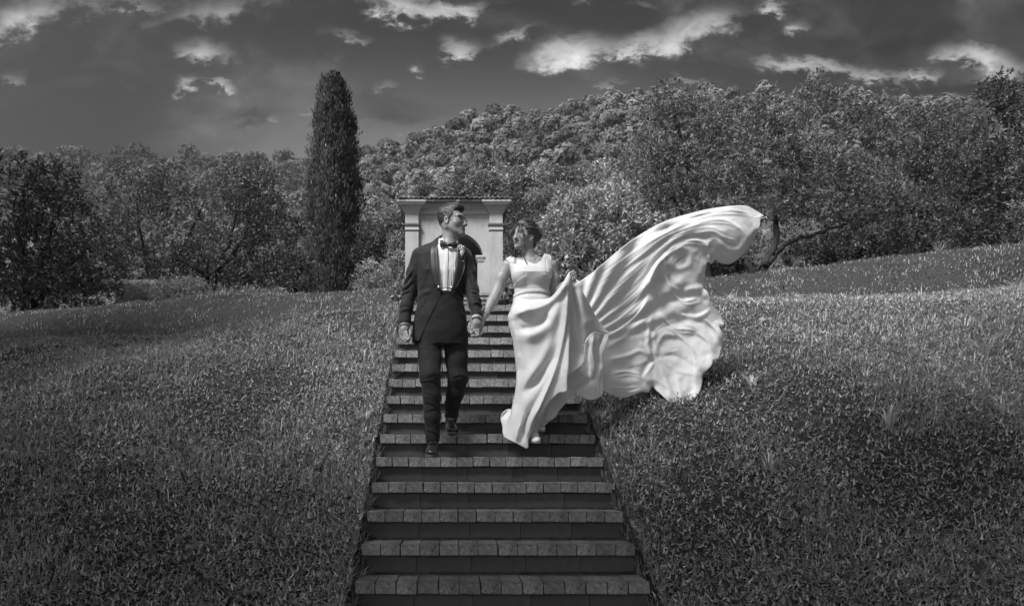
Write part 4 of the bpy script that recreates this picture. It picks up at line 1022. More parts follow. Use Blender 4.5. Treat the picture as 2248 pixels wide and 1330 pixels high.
# hand hanging at his right side, fingers curled round a small object
pf = lambda *a: [(G(x, y, d), r * gp) for x, y, d, r in a]
F.chain(pf((889,704,-.06,8), (889,716,-.07,7.2), (887,724,-.08,8.6), (886,731,-.085,7)), .012)
F.chain(pf((892,720,-.08,6), (891,730,-.09,5)), .01)
for ch in ([(880,729,-.07,3.6),(880,740,-.075,3.1),(886,747,-.095,2.7),(892,749,-.11,2.3)], [(884,731,-.085,3.6),(885,743,-.095,3.1),(891,750,-.115,2.7),(897,750,-.125,2.3)],
           [(888,731,-.10,3.6),(890,742,-.115,3.0),(895,747,-.13,2.7),(899,746,-.13,2.3)], [(892,729,-.11,3.4),(895,738,-.125,2.9),(898,743,-.135,2.6),(901,742,-.13,2.2)],
           [(894,717,-.06,4.2),(900,724,-.075,3.6),(901,733,-.10,3.1),(899,739,-.12,2.7)]):
    F.chain(pf(*ch), .004)
# hand that holds the bride's
F.chain(pf((1047,690,-.11,8), (1047,703,-.12,7.4), (1044,712,-.135,9.5), (1041,719,-.14,8)), .012); F.chain(pf((1049,712,-.135,8.0), (1048,722,-.14,6)), .01)
for ch in ([(1038,720,-.15,3.7),(1033,727,-.165,3.2),(1035,732,-.18,2.8),(1040,727,-.19,2.4)], [(1042,724,-.155,3.7),(1039,733,-.17,3.2),(1036,738,-.18,2.8),(1041,736,-.195,2.4)],
           [(1046,725,-.155,3.7),(1045,734,-.17,3.1),(1042,739,-.185,2.7),(1046,737,-.198,2.3)], [(1050,723,-.15,3.4),(1050,732,-.165,2.9),(1048,737,-.18,2.6),(1051,735,-.192,2.2)]):
    F.chain(pf(*ch), .003)
F.chain(pf((1039,707,-.12,4.6),(1032,711,-.14,3.8),(1030,718,-.155,3.2),(1033,723,-.165,2.7)), .005)
gbody = part('body', F.mesh('body', M_skinM), groom)
hd.face_parts(gbody, M_lip)
# hair: short sides, longer swept top
F = Field(axis((hd.c[0]-.16, hd.c[0]+.16, .0026)), axis((hd.c[1]-.16, hd.c[1]+.16, .0026)), axis((hd.c[2]-.10, hd.c[2]+.20, .0026)))
S = hd.s
F.ell(hd.p(0, -.011, .032), np.array((.077, .091, .090))*S, 0, 'add', hd.M)
F.ell(hd.p(0, .026, .088), np.array((.058, .062, .038))*S, .02*S, 'add', hd.M); F.ell(hd.p(.0, .062, .090), np.array((.044, .020, .018))*S, .015*S, 'add', hd.M)
F.ell(hd.p(0, -.045, .065), np.array((.060, .054, .052))*S, .03*S, 'add', hd.M)
def hair_cut(x, y, z):
    q = np.stack(np.broadcast_arrays(x - hd.c[0], y - hd.c[1], z - hd.c[2]), -1) / S; r = q @ hd.r; f = q @ hd.f; u = q @ hd.u
    line = np.interp(f, [-.12, -.06, -.03, -.012, .012, .025, .045, .06, .12], [-.062, -.058, -.030, .010, .000, .022, .050, .062, .062])
    line = line + .012 * np.clip(np.abs(r) / .06, 0, 1) * (f > .04)
    return line - u
F.fn(hair_cut, 'int', .006)
def strands(V_, n):
    q = (V_ - hd.c) @ hd.M.T / S; a = np.stack([q[:, 0]*55, q[:, 1]*12 + q[:, 2]*9, q[:, 2]*16], -1)
    return (vnoise(a, 2.0) - .5) * .0075 + (vnoise(a, 5.0) - .5) * .003
part('hair', F.mesh('hair', M_hairM, strands), groom)
m = MB(); g = np.random.default_rng(3)
for i in range(260):      # single locks combed back and up
    r0 = g.uniform(-.052, .052); f0 = g.uniform(-.07, .085); u0 = .128 - 3.2*r0*r0 - (4.0*(f0-.02)**2 if f0 < .02 else 2.2*(f0-.02)**2) + g.uniform(-.006, .004)
    l = g.uniform(.025, .05); u0 -= .003; w0 = g.normal()*.012; m.tube([hd.p(r0, f0, u0), hd.p(r0*1.04 + w0*.4, f0 - l*.5, u0+.003 - l*.04), hd.p(r0*1.1 + w0, f0 - l, u0 - l*.22)], [.0008, .0008, .0003], 3, False)
part('hair_lock', m.mesh('hair_lock', M_hairM), bpy.data.objects['hair'])
# glasses
gl = part('glasses', (lambda m: (
    [m.tube([hd.p(q*.032 + .022*math.cos(a)*1.0, .101 - .012*abs(math.cos(a)*.5 + q*.5), .0 - .002 + .0165*math.sin(a)) for a in np.linspace(0, 2*math.pi, 19)], .0015*S, 5) for q in (-1, 1)],
    m.tube([hd.p(-.010, .101, .004), hd.p(0, .104, .006), hd.p(.010, .101, .004)], .0015*S, 5),
    [m.tube([hd.p(q*.054, .090, .008), hd.p(q*.074, .060, .010), hd.p(q*.080, -.005, .006), hd.p(q*.080, -.022, -.006)], .0016*S, 5) for q in (-1, 1)], m)[-1])(MB()).mesh('glasses', M_frame, True), groom)
for q in (-1, 1):
    pts = [hd.p(q*.032 + .021*math.cos(a), .101 - .012*abs(math.cos(a)*.5 + q*.5), -.002 + .0155*math.sin(a)) for a in np.linspace(0, 2*math.pi, 17)[:-1]]
    part('lens', mesh_from('lens', np.array(pts + [p + hd.f*.001 for p in pts]), [list(range(16)), list(range(16, 32))[::-1]] + [[i, (i+1) % 16, 16+(i+1) % 16, 16+i] for i in range(16)], M_glass, False), gl)
# shirt with wing collar, placket, cuffs
TOR = [(528,966,1004,.01,.05), (536,958,1010,.01,.062), (543,940,1020,.01,.075), (550,921,1030,.0,.090), (562,912,1031,.0,.105), (600,914,1026,-.005,.122), (640,918,1017,-.005,.112), (665,915,1018,0,.112), (700,909,1024,.0,.118), (720,906,1027,.01,.122), (753,904,1030,.01,.126)]
F = Field(axis((gx(900), gx(1050), .0045)), axis((GD-.2, GD+.2, .0045)), axis((gz(665), gz(505), .0035)))
F.loft(rows(TOR[1:8]), 0, grow=-.012)
F.chain([(G(984, 528, .01), .068), (G(984, 545, .005), .074)], .012)
F.cone(G(985, 500, .01), G(985, 538, -.01), .060, .056, 0, 'sub')
F.fn(lambda x, y, z: z - (gz(524) - .022 * np.clip(1 - np.abs(x - gx(986)) / .05, 0, 1) * (y < GD)), 'int', .002)
F.fn(lambda x, y, z: (gz(652) - z) + 0*x, 'int', .002)
def pleats(V_, n):
    xx = (V_[:, 0] - gx(979)); low = smooth01((gz(560) - V_[:, 2]) / .3)
    return .0011 * np.sin((xx + .02 * (V_[:, 2] - gz(650))) * 2 * math.pi / .017 * (1 + 0*low)) * (n[:, 1] < -.3) * (.3 + low) + (fbm(V_, 22, 2) - .5) * .006
shirt = part('shirt', F.mesh('shirt', M_shirt, pleats), groom)
def front_y(px, py, rws=TOR, grow=0.0):
    A = np.array(sorted([(r[0], r[1], r[2], r[3], r[4]) for r in rws])); a = np.interp(py, A[:, 0], A[:, 1]); b = np.interp(py, A[:, 0], A[:, 2]); cy = np.interp(py, A[:, 0], A[:, 3]); h = np.interp(py, A[:, 0], A[:, 4]) + grow
    hw = (b - a) / 2 * gp + grow; x = (px - (a + b) / 2) * gp
    return cy - h * np.clip(1 - np.abs(x / hw) ** 2.2, 0, 1) ** (1/2.2)
def W3(px, py, grow=0.0):
    """point on the torso surface: world x,z from body scale"""
    return np.array([gx(px), GD + front_y(px, py, grow=grow), gz(py)])
def strip(name, mat, L_, R_, grow, parent, n=14, across=5, th=.004, label=None):
    V_ = []; f = []; L_ = spline(L_, 4); R_ = spline(R_, 4)
    k = min(len(L_), len(R_))
    for s_ in (0, 1):
        for i in range(k):
            for j in range(across):
                t = j / (across-1); p = L_[i]*(1-t) + R_[i]*t; q = W3(p[0], p[1], grow - s_*th); q[1] -= (.003 if s_ == 0 else 0) * math.sin(math.pi*t); V_.append(q)
    o = k*across
    for i in range(k-1):
        for j in range(across-1):
            a = i*across + j; f.append([a, a+1, a+across+1, a+across]); f.append([o+a, o+a+across, o+a+across+1, o+a+1])
    for i in range(k-1):
        for j in (0, across-1): a = i*across+j; f.append([a, a+across, o+a+across, o+a])
    for j in range(across-1):
        for i in (0, k-1): a = i*across+j; f.append([a, o+a, o+a+1, a+1])
    return part(name, mesh_from(name, np.array(V_), f, mat, True), parent, label)
strip('placket', M_shirt, [(977,540),(976,580),(975,615),(974,645)], [(984,540),(983,580),(982,615),(981,645)], -.004, shirt)
# wing collar points
m = MB()
for (a, b, c) in (((964,521),(962,533),(972,545)), ((1006,527),(1001,540),(990,546))):
    pa, pb, pc = G(*a, -.05 if a[0] < 980 else -.055), G(*b, -.075), G(*c, -.10); m.add([pa, pb, pc, pa + [0, .006, 0], pb + [0, .006, 0], pc + [0, .006, 0]], [[0, 1, 2], [5, 4, 3], [0, 3, 4, 1], [1, 4, 5, 2], [2, 5, 3, 0]])
part('collar_wing', m.mesh('collar_wing', M_shirt), shirt)
# bow tie
F = Field(axis((gx(955), gx(1015), .002)), axis((GD-.16, GD-.02, .0025)), axis((gz(556), gz(522), .002)))
for q, xe, ye in ((-1, 969, 535), (1, 1000, 537)):
    for k in (-1, 1): F.cone(G(984.5, 538, -.098), G(xe, ye + k*5.2, -.088), .007, .0105, .006)
    F.cone(G(984.5, 538, -.098), G(xe, ye, -.090), .008, .012, .008)
F.ell(G(984.5, 538, -.102), (.011, .009, .012), .004)
part('bow_tie', F.mesh('bow_tie', M_black), groom)
# trousers
F = Field(axis((gx(895), gx(1042), .005)), axis((GD-.28, GD+.32, .006)), axis((gz(972), gz(640), .005)))
TR = [(645,919,1016,0,.108), (700,913,1022,.005,.117), (730,910,1027,.01,.121), (758,911,1028,.015,.112)]
F.loft(rows(TR), .0); F.chain(rr(LEG1, 1.0), .02); F.chain(rr(LEG2, 1.0), .02)
F.fn(lambda x, y, z: (gz(968) - z) + 0*x, 'int', .002, lo=(gx(915), GD-.3, gz(980)), hi=(gx(972), GD+.3, gz(940)))
F.fn(lambda x, y, z: (gz(920) + .02 - z) + 0*x, 'int', .002, lo=(gx(973), GD-.3, gz(980)), hi=(gx(1042), GD+.35, gz(880)))
def tfold(V_, n):
    z = V_[:, 2]; x = V_[:, 0]; o = (fbm(V_, 9, 3) - .5) * .016
    for (zc, a, ph) in ((gz(830), .004, 0), (gz(847), .004, .6), (gz(864), .003, 1.2), (gz(906), .006, 2.1), (gz(952), .005, .3), (gz(765), .002, .9), (gz(891), .005, 2.8)):
        w = z - zc + .022 * np.sin((x + V_[:, 1]) * 22 + ph * 3); o += a * np.exp(-(w / .009) ** 2) * (.25 + .75 * np.clip(np.sin((x - V_[:, 1]) * 17 + ph * 5), 0, 1)) - a * .55 * np.exp(-((w + .018) / .011) ** 2)
    return o
part('trousers', F.mesh('trousers', M_trou, tfold), groom)
# jacket
F = Field(axis((gx(868), gx(1066), .0045)), axis((GD-.2, GD+.2, .0045)), axis((gz(758), gz(520), .0045)))
F.loft(rows(TOR), 0)
F.cone(G(937, 549, .005), G(1018, 557, .005), .034, .032, .03)
F.chain([(G(962, 532, .02), .022), (G(925, 556, .01), .045)], .03); F.chain([(G(1006, 538, .02), .020), (G(1018, 561, .01), .045)], .03)
F.chain(rr(ARM1), .022); F.chain(rr(ARM2), .022)
F.cone(G(984, 500, .0), G(984, 541, -.01), .070, .066, 0, 'sub')
def front_cut(x, y, z):
    py = 1035 - z / gp; px = 984 + x / gp
    l = np.interp(py, [515, 525, 560, 600, 643, 646, 753], [956, 957, 960, 963, 967, 974, 921]); r = np.interp(py, [515, 535, 560, 600, 643, 646, 712, 753], [1004, 1004, 1002, 999, 991, 984, 1026, 1045])
    side = np.maximum(l - px, px - r) * gp
    return np.maximum(side, y - (GD - .03 + 0*x))
F.fn(front_cut, 'sub', .002)
F.fn(lambda x, y, z: ((gz(753) - z) + np.clip((x - gx(930)) * .42, 0, .14) * 1.0) + 0*y, 'int', .003, lo=(gx(898), GD-.2, gz(770)), hi=(gx(1035), GD+.2, gz(690)))
def jfold(V_, n):
    o = (fbm(V_, 10, 3) - .5) * .014; p = np.stack([984 + V_[:, 0] / gp, 1035 - V_[:, 2] / gp], -1)
    for ln, w, a in (([(881,640),(893,632),(905,618)], 3.0, .010), ([(879,650),(888,645),(902,640)], 2.6, .009), ([(884,625),(897,610),(908,592)], 3.0, .008), ([(1052,655),(1042,648),(1030,646)], 2.6, .010), ([(1056,668),(1046,658),(1034,655)], 2.5, .011),
                     ([(1058,680),(1047,672),(1036,676)], 2.5, .011), ([(1034,602),(1040,620),(1043,632)], 2.5, .008), ([(1010,645),(1018,655),(1021,668)], 4, .006), ([(998,650),(1012,668),(1024,690)], 4, .006), ([(916,660),(930,650),(950,645)], 5, .006), ([(878,690),(890,684),(903,686)], 3, .006), ([(917,690),(925,670),(940,655)], 5, .005), ([(1014,600),(1010,625),(1000,645)], 4, .005), ([(925,575),(932,600),(930,630)], 6, .005)):
        d, t, s_ = polyd(p, spline(ln, 3)); o += (a * np.exp(-(d / w) ** 2) - .5 * a * np.exp(-((d - 1.9 * w) / w) ** 2)) * np.sin(math.pi * np.clip(t * .9 + .1, 0, 1)) * (n[:, 1] < .25)
    return o
jk = part('jacket', F.mesh('jacket', M_suit, jfold, 2), groom)
strip('lapel', M_satin, [(948,541),(944,568),(947,605),(957,635),(966,645)], [(960,527),(960,560),(963,600),(966,630),(968,645)], .008, jk)
strip('lapel', M_satin, [(1003,536),(1002,560),(999,600),(994,630),(990,645)], [(1016,548),(1021,572),(1017,605),(1003,635),(992,645)], .008, jk)
# chain button at the waist, jacket button, pin
m = MB(); m.tube([W3(965, 640, .014), W3(977, 641, .010), W3(990, 640, .014)], .0022, 6); part('button_chain', m.mesh('button_chain', M_black, True), jk)
for a in ((964, 640), (991, 640)): m = MB(); m.ball(W3(*a, .016), (.0115, .006, .0115), 12, 8); part('button', m.mesh('button', M_metal, True), jk)
m = MB(); m.ball(W3(1016, 581, .012), .004, 8, 6); part('lapel_pin', m.mesh('lapel_pin', M_metal, True), jk)
# cuffs
for ch, e in ((ARM1, G(889, 715.5, -.068)), (ARM2, G(1047, 700.5, -.117))):
    a = ch[-1][0]; t = np.array(e) - a; t /= np.linalg.norm(t); s0 = a - t*.01; m = MB(); n_ = 20; rad = .0395
    up = np.cross(t, [0, 1, 0]); up /= np.linalg.norm(up); w_ = np.cross(t, up); vv = []; ff = []
    for (q, r_) in ((s0, rad*.9), (np.array(e), rad), (np.array(e), rad - .004), (s0, rad*.9 - .004)):
        for j in range(n_): an = 2*math.pi*j/n_; vv.append(q + (up*math.cos(an) + w_*math.sin(an))*r_)
    for k in range(4):
        for j in range(n_): ff.append([k*n_+j, k*n_+(j+1) % n_, ((k+1) % 4)*n_+(j+1) % n_, ((k+1) % 4)*n_+j])
    part('cuff', mesh_from('cuff', np.array(vv), ff, M_shirt, True), shirt)
# boutonniere
bt = None; m = MB(); g = np.random.default_rng(4)
for (a, b, r_) in ((1008,549,.010),(1013,552,.011),(1012,546,.009),(1017,549,.009),(1016,556,.010),(1010,555,.008),(1018,560,.007),(1005,552,.007)):
    c = W3(a, b, .022)
    for k in range(7):
        d = rand_dirs(1, g)[0]*.6*r_; m.ball(c + d, (r_*.45, r_*.3, r_*.4), 6, 4)
bt = part('boutonniere', m.mesh('boutonniere', M_petal2, True), groom)
m = MB()
for (a, b) in ((1010,565),(1013,568),(1016,563)): m.tube([W3(1012, 556, .018), W3(a, b, .02), W3(a + .3, b + 5, .018)], [.0022, .0035, .003], 6)
m.tube([W3(998, 556, .016), W3(1004, 555, .018), W3(1010, 552, .02)], [.001, .002, .002], 5)
part('stem', m.mesh('stem', M_petal2, True), bt)
m = MB(); m.tube([G(893, 745, -.14), G(896, 744, -.145), G(899, 745.5, -.14)], [.004, .006, .004], 6); part('ring', m.mesh('ring', M_metal, True), groom)
# shoes
def shoe(name, toe, heel, w, parent, mat, sole=True, h=.06, ankle=None):
    toe = np.array(toe); heel = np.array(heel); F = Field(axis((min(toe[0], heel[0])-.08, max(toe[0], heel[0])+.08, .003)), axis((toe[1]-.08, heel[1]+.09, .004)), axis((min(toe[2], heel[2])-.03, max(toe[2], heel[2])+.16, .003)))
    up = np.array([0, 0, 1]); mid = toe*.45 + heel*.55
    F.ell(toe + up*.026 + (heel-toe)*.10, (w*.92, .062, .027), .0); F.cone(toe*.75 + heel*.25 + up*.032, mid + up*.045, w*.85, w*.8, .03); F.cone(mid + up*.045, heel + up*.05, w*.8, w*.78, .03)
    if ankle is not None: F.cone(mid*.5 + heel*.5 + up*.07, ankle, w*.78, w*.95, .02)
    gr = lambda x, y, z: (toe[2] + (heel[2]-toe[2]) * np.clip((y - toe[1]) / (heel[1]-toe[1]), 0, 1)) + .008 - z + 0*x
    F.fn(gr, 'int', .003)
    o = part(name, F.mesh(name, mat), parent)
    m = MB(); n_ = 22; ring = []
    for j in range(n_):
        a = 2*math.pi*j/n_; t = (1 - math.cos(a)) / 2; c = toe*(1-t) + heel*t; ring.append(c + np.array([math.sin(a)*w*(1.06 if t < .6 else .9), (-.03 if t < .1 else (.045 if t > .9 else 0)), 0]))
    vv = [p + up*z for z in (-.006, .010) for p in ring]; ff = [[j, (j+1) % n_, n_+(j+1) % n_, n_+j] for j in range(n_)] + [list(range(n_))[::-1], list(range(n_, 2*n_))]
    if sole: part('sole', mesh_from('sole', np.array(vv), ff, M_sole), o)
    return o, mid
s1, mid = shoe('shoe', np.array([gx(947)*.975, 5.415, .118]), np.array([gx(951)*.985, 5.62, .118]), .050, groom, M_leather, ankle=G(950, 962, -.03))
m = MB()
for i in range(5):
    y = 5.485 + i*.018; z = .118 + .060 + i*.012; x = gx(949)*.98; m.tube([(x-.026, y+.004, z-.006), (x, y-.004, z+.006), (x+.026, y+.004, z-.006)], .0022, 5)
part('laces', m.mesh('laces', M_black, True), s1)
s2, mid = shoe('shoe', np.array([gx(992)*1.02, 5.70, .301]), np.array([gx(989), 5.905, .305]), .052, groom, M_leather, ankle=G(991, 914, .2))
m = MB()
for i in range(5):
    y = 5.77 + i*.018; z = .301 + .060 + i*.012; x = gx(991); m.tube([(x-.026, y+.004, z-.006), (x, y-.004, z+.006), (x+.026, y+.004, z-.006)], .0022, 5)
part('laces', m.mesh('laces', M_black, True), s2)

# ---------------- bride
BD = 5.65; bp = BD / FPX
def B(px, py, d=0.0): return P(px, py, BD + d)
bz = lambda py: (1035 - py) * bp
bx = lambda px: (px - 984) * bp
def brows(lst): return [(bz(py), bx(a), bx(b), BD + cy, h) for py, a, b, cy, h in lst]
bride = thing('person', 'woman in sleeveless white wedding gown lifting her blowing skirt beside the man', 'person', tuple(B(1170, 975, 0)))
bh = Head(B(1152, 518, .0), 1.02, -50, -2, 3, True)
RA = [(B(1115,586,.01), 15), (B(1101,612,.01), 13.2), (B(1091,641,.0), 12), (B(1080,662,-.04), 10.8), (B(1066,688,-.10), 7.6), (B(1058,703,-.14), 6.4)]
LA = [(B(1211,585,.01), 13), (B(1216,612,.02), 12), (B(1217,652,.02), 10.5), (B(1236,630,-.06), 8.5), (B(1254,609,-.13), 6.2)]
rb = lambda ch, s=1.0: [(p, r*s*bp) for p, r in ch]
F = Field(axis((bx(1018), bx(1068), .0034), (bx(1068), bx(1115), .006), (bx(1115), bx(1185), .0028), (bx(1185), bx(1240), .006), (bx(1240), bx(1275), .0034)),
          axis((BD - .30, BD - .13, .0034), (BD - .13, BD + .14, .0034), (BD + .14, BD + .32, .009)),
          axis((bz(985), bz(748), .012), (bz(748), bz(690), .0034), (bz(690), bz(622), .008), (bz(622), bz(476), .0028)))
bh.build(F)
F.chain([(bh.p(0, -.02, -.03), .047), (B(1159, 556, .01), .043), (B(1162, 572, .01), .048), (B(1164, 582, .02), .07)], .025)
BT = [(569,1138,1186,.0,.045), (573,1120,1203,.0,.065), (580,1111,1211,.0,.085), (595,1116,1212,-.005,.105), (608,1122,1209,-.01,.112), (622,1128,1206,-.005,.10), (645,1131,1205,0,.09), (690,1124,1218,0,.115), (740,1130,1222,0,.115)]
F.loft(brows(BT), .02, grow=-.006)
F.cone(B(1148, 572, .01), B(1118, 582, .01), .028, .040, .03); F.cone(B(1176, 570, .01), B(1207, 581, .01), .028, .038, .03)
F.chain(rb(RA), .02); F.chain(rb(LA), .02)
F.cone(B(1138, 583, -.055), B(1163, 590, -.085), .006, .006, .012); F.cone(B(1192, 580, -.055), B(1170, 590, -.085), .006, .006, .012)   # collarbones
F.chain([(B(1155,740,0), .085), (B(1158,840,-.02), .06), (B(1163,945,-.03), .04), (B(1165,963,-.05), .036)], .02); F.chain([(B(1195,740,0), .085), (B(1195,830,.06), .06), (B(1186,925,.14), .042), (B(1186,938,.12), .036)], .02)
pb = lambda *a: [(B(x, y, d), r*bp) for x, y, d, r in a]
F.chain(pb((1058,703,-.14,6.4),(1055,712,-.155,7.2),(1053,720,-.16,6.5)), .01)
for ch in ([(1056,722,-.165,3.2),(1058,730,-.18,2.8),(1054,735,-.20,2.4)], [(1052,724,-.17,3.2),(1054,733,-.19,2.8),(1049,738,-.215,2.4)], [(1048,724,-.175,3.2),(1049,735,-.20,2.7),(1045,740,-.225,2.3)], [(1044,724,-.18,3.0),(1043,735,-.21,2.6),(1039,739,-.235,2.2)],
           [(1050,706,-.16,3.6),(1043,704,-.19,3.2),(1036,706,-.20,2.8)]):
    F.chain(pb(*ch), .003)
F.chain(pb((1254,609,-.13,6.2),(1255,602,-.14,6.5)), .008)
for i, (x, y) in enumerate(((1259,596),(1262,600),(1264,605),(1265,610))):
    F.chain(pb((1256,600+i*2,-.14,3.6),(x,y,-.17,3.2),(x-2,y+3,-.20,2.8),(x-7,y+4,-.21,2.4)), .003)
F.chain(pb((1250,606,-.15,3.8),(1245,600,-.175,3.2),(1248,594,-.19,2.8)), .004)
bbody = part('body', F.mesh('body', M_skinF), bride)
bh.face_parts(bbody, M_lipF)
# bodice
F = Field(axis((bx(1098), bx(1222), .0035)), axis((BD-.17, BD+.16, .0045)), axis((bz(662), bz(552), .003)))
BO = [(556,1122,1200,.0,.055), (564,1110,1208,.0,.07), (573,1106,1210,.0,.082), (583,1110,1212,.0,.10), (595,1116,1213,-.008,.118), (606,1121,1212,-.014,.126), (618,1126,1208,-.01,.112), (632,1129,1206,-.002,.098), (645,1130,1206,0,.094), (657,1127,1209,0,.10)]
F.loft(brows(BO), 0, e=2.1)
for q in ((1143, 606), (1187, 606)): F.ell(B(*q, -.066), (.052, .055, .052), .045)
F.cone(B(1148, 570, .01), B(1112, 580, .01), .034, .046, .02); F.cone(B(1180, 566, .01), B(1206, 574, .01), .034, .044, .02)
def neck_cut(x, y, z):
    py = 1035 - z/bp; px = 984 + x/bp
    line = np.interp(px, [1119, 1123, 1135, 1150, 1165, 1173, 1180, 1188, 1192.5, 1195], [540, 567, 574, 579.5, 585, 588, 583, 576, 566, 540])
    dz = (py - line) * bp * .8
    return np.where((px > 1119) & (px < 1195), dz, .03) + np.clip(y - (BD + .02), 0, 1)*.0
F.fn(neck_cut, 'sub', .002)
def arm_cut(x, y, z):
    py = 1035 - z/bp; px = 984 + x/bp
    l = np.interp(py, [550, 568, 574, 582, 600, 618, 640, 660], [1112, 1107, 1112, 1117, 1120, 1124, 1120, 1110]); r = np.interp(py, [550, 558, 570, 590, 607, 625, 660], [1206, 1207, 1210, 1212, 1212, 1214, 1220])
    return np.maximum(l - px, px - r)*bp
F.fn(arm_cut, 'int', .003)
F.fn(lambda x, y, z: z - np.interp(x, [bx(1106), bx(1122), bx(1190), bx(1208)], [bz(570.5), bz(565), bz(558.5), bz(561)]), 'int', .002)
F.fn(lambda x, y, z: (bz(656) - z) + 0*x, 'int', .002)
def bfold(V_, n):
    p = np.stack([984 + V_[:, 0]/bp, 1035 - V_[:, 2]/bp], -1); o = (fbm(V_, 12, 2) - .5)*.004
    fr = n[:, 1] < .1
    for ln, w, a in (([(1120,583),(1136,588),(1147,602),(1150,620),(1152,645)], 1.1, -.0035), ([(1196,575),(1196,598),(1197,620),(1198,640)], 1.0, -.003), ([(1129,630),(1140,622),(1150,617)], 2.5, .004), ([(1130,638),(1142,631),(1150,627)], 2.0, -.003),
                     ([(1206,620),(1199,614),(1190,612)], 2.2, .004), ([(1206,626),(1198,622),(1190,620)], 2, -.003)):
        d, t, s_ = polyd(p, spline(ln, 4)); o += a*np.exp(-(d/w)**2)*fr
    return o
part('bodice', F.mesh('bodice', M_dress, bfold), bride)
# waistband
F = Field(axis((bx(1120), bx(1216), .004)), axis((BD-.14, BD+.14, .004)), axis((bz(662), bz(634), .0025)))
F.loft(brows([(630,1128,1207,0,.099), (642,1129,1207,0,.098), (660,1126,1210,0,.103)]), 0, grow=.003, e=2.1)
band_z = lambda x: np.interp(x, [bx(1128), bx(1150), bx(1180), bx(1208)], [bz(650), bz(645), bz(643.5), bz(645)])
F.fn(lambda x, y, z: np.abs(z - band_z(x)) - .0125, 'int', .002)
part('waistband', F.mesh('waistband', M_dress), bride)
# shoes
ss, _ = shoe('shoe', np.array([bx(1171), 5.42, bz(976)*.96]), np.array([bx(1168), 5.62, bz(974)+.03]), .034, bride, M_petal2, sole=False)
ss, _ = shoe('shoe', np.array([bx(1190), 5.68, .303]), np.array([bx(1188), 5.88, .335]), .034, bride, M_petal2, sole=False)
# jewellery and tattoo
m = MB()
for q in (-1, 1): m.ball(bh.p(q*.074, -.006, -.030), .005, 8, 6)
part('earring', m.mesh('earring', M_pearl, True), bride)
m = MB(); pts = [B(1150,562,-.045), B(1153,570,-.075), B(1162,574,-.095), B(1171,573.5,-.10), B(1172,568,-.08), B(1171,560,-.045)]
m.tube([np.array(p) for p in spline(pts, 4)], .0011, 4); m.ball(B(1169, 576, -.105), (.006, .004, .006), 8, 6); part('necklace', m.mesh('necklace', M_metal, True), bride)
def surf_pt(px, py, fallback):      # shoot a ray at her skin so the drawing lies on it
    o = Vector((0, 0, 0)); d = Vector(P(px, py, 1.0)).normalized(); ok, loc, nrm, _ = bbody.evaluated_get(bpy.context.evaluated_depsgraph_get()).ray_cast(o - bbody.matrix_world.translation, d)
    return (np.array(loc + bbody.matrix_world.translation) + np.array(nrm)*.0008) if ok else fallback
bpy.context.view_layer.update()
m = MB()
loop = lambda cx, cy, rx, ry, t0=0, t1=6.283, k=14: [(cx + rx*math.cos(a), cy + ry*math.sin(a)) for a in np.linspace(t0, t1, k)]
for c in (loop(1180, 569.5, 4.6, 3.3), loop(1188.5, 568.5, 3.2, 3.6, .6, 5.2), [(1184,567),(1186,570.5),(1190,572)], [(1187,572),(1190,566.5),(1192,565)], loop(1176.3, 569.5, 1.3, 2.2, 1.5, 4.7, 7)):
    q = [surf_pt(a, b, B(a, b, -.07)) for a, b in c]; m.tube(q, .0011, 4, False)
part('tattoo', m.mesh('tattoo', M_ink), bbody)
# hair: parted, gathered in a low bun, wavy strands loose at the face
F = Field(axis((bh.c[0]-.15, bh.c[0]+.19, .0028)), axis((bh.c[1]-.16, bh.c[1]+.18, .0028)), axis((bh.c[2]-.12, bh.c[2]+.17, .0028)))
S2 = bh.s
F.ell(bh.p(0, -.014, .036), np.array((.080, .098, .093))*S2, 0, 'add', bh.M); F.ell(bh.p(0, -.06, .01), np.array((.062, .055, .065))*S2, .03, 'add', bh.M)
F.ell(bh.p(.01, -.120, .030), np.array((.044, .036, .042))*S2, .012, 'add', bh.M); F.ell(bh.p(0, -.075, -.045), np.array((.045, .035, .035))*S2, .02, 'add', bh.M)
def bcut(x, y, z):
    q = np.stack(np.broadcast_arrays(x - bh.c[0], y - bh.c[1], z - bh.c[2]), -1) / S2; r = q @ bh.r; f = q @ bh.f; u = q @ bh.u
    line = np.interp(f, [-.16, -.09, -.03, -.018, .02, .04, .06, .12], [-.09, -.085, -.060, -.018, .004, .036, .064, .070]) - .02 * np.clip((np.abs(r) - .03) / .03, 0, 1) * (f > .03)
    return line - u
F.fn(bcut, 'int', .008)
def bstr(V_, n):
    q = (V_ - bh.c) @ bh.M.T / S2; ang = np.arctan2(q[:, 2] - .03, q[:, 0]); a = np.stack([ang*7, q[:, 1]*7, q[:, 1]*3], -1)
    return (vnoise(a, 2.2) - .5)*.012 + (vnoise(a, 6.0) - .5)*.005
bhair = part('hair', F.mesh('hair', M_hairF, bstr), bride)
m = MB(); g = np.random.default_rng(8)
def lock(pts, r, n=5, spread=.003, cnt=9):
    for k in range(cnt):
        o = g.normal(size=3)*spread; ph = g.normal()*.002
        sp = spline([np.array(p) + o*(.3 + .9*i/len(pts)) for i, p in enumerate(pts)], 4); m.tube(sp, [r*(1 - .75*i/len(sp)) for i in range(len(sp))], 4, False)
lock([B(1143,487,-.02), B(1130,495,-.10), B(1122,512,-.12), B(1124,528,-.11), B(1119,540,-.10), B(1125,552,-.10), B(1123,565,-.10)], .0026, cnt=12)
lock([B(1143,488,-.03), B(1131,503,-.13), B(1127,516,-.13)], .003, cnt=8, spread=.0025)
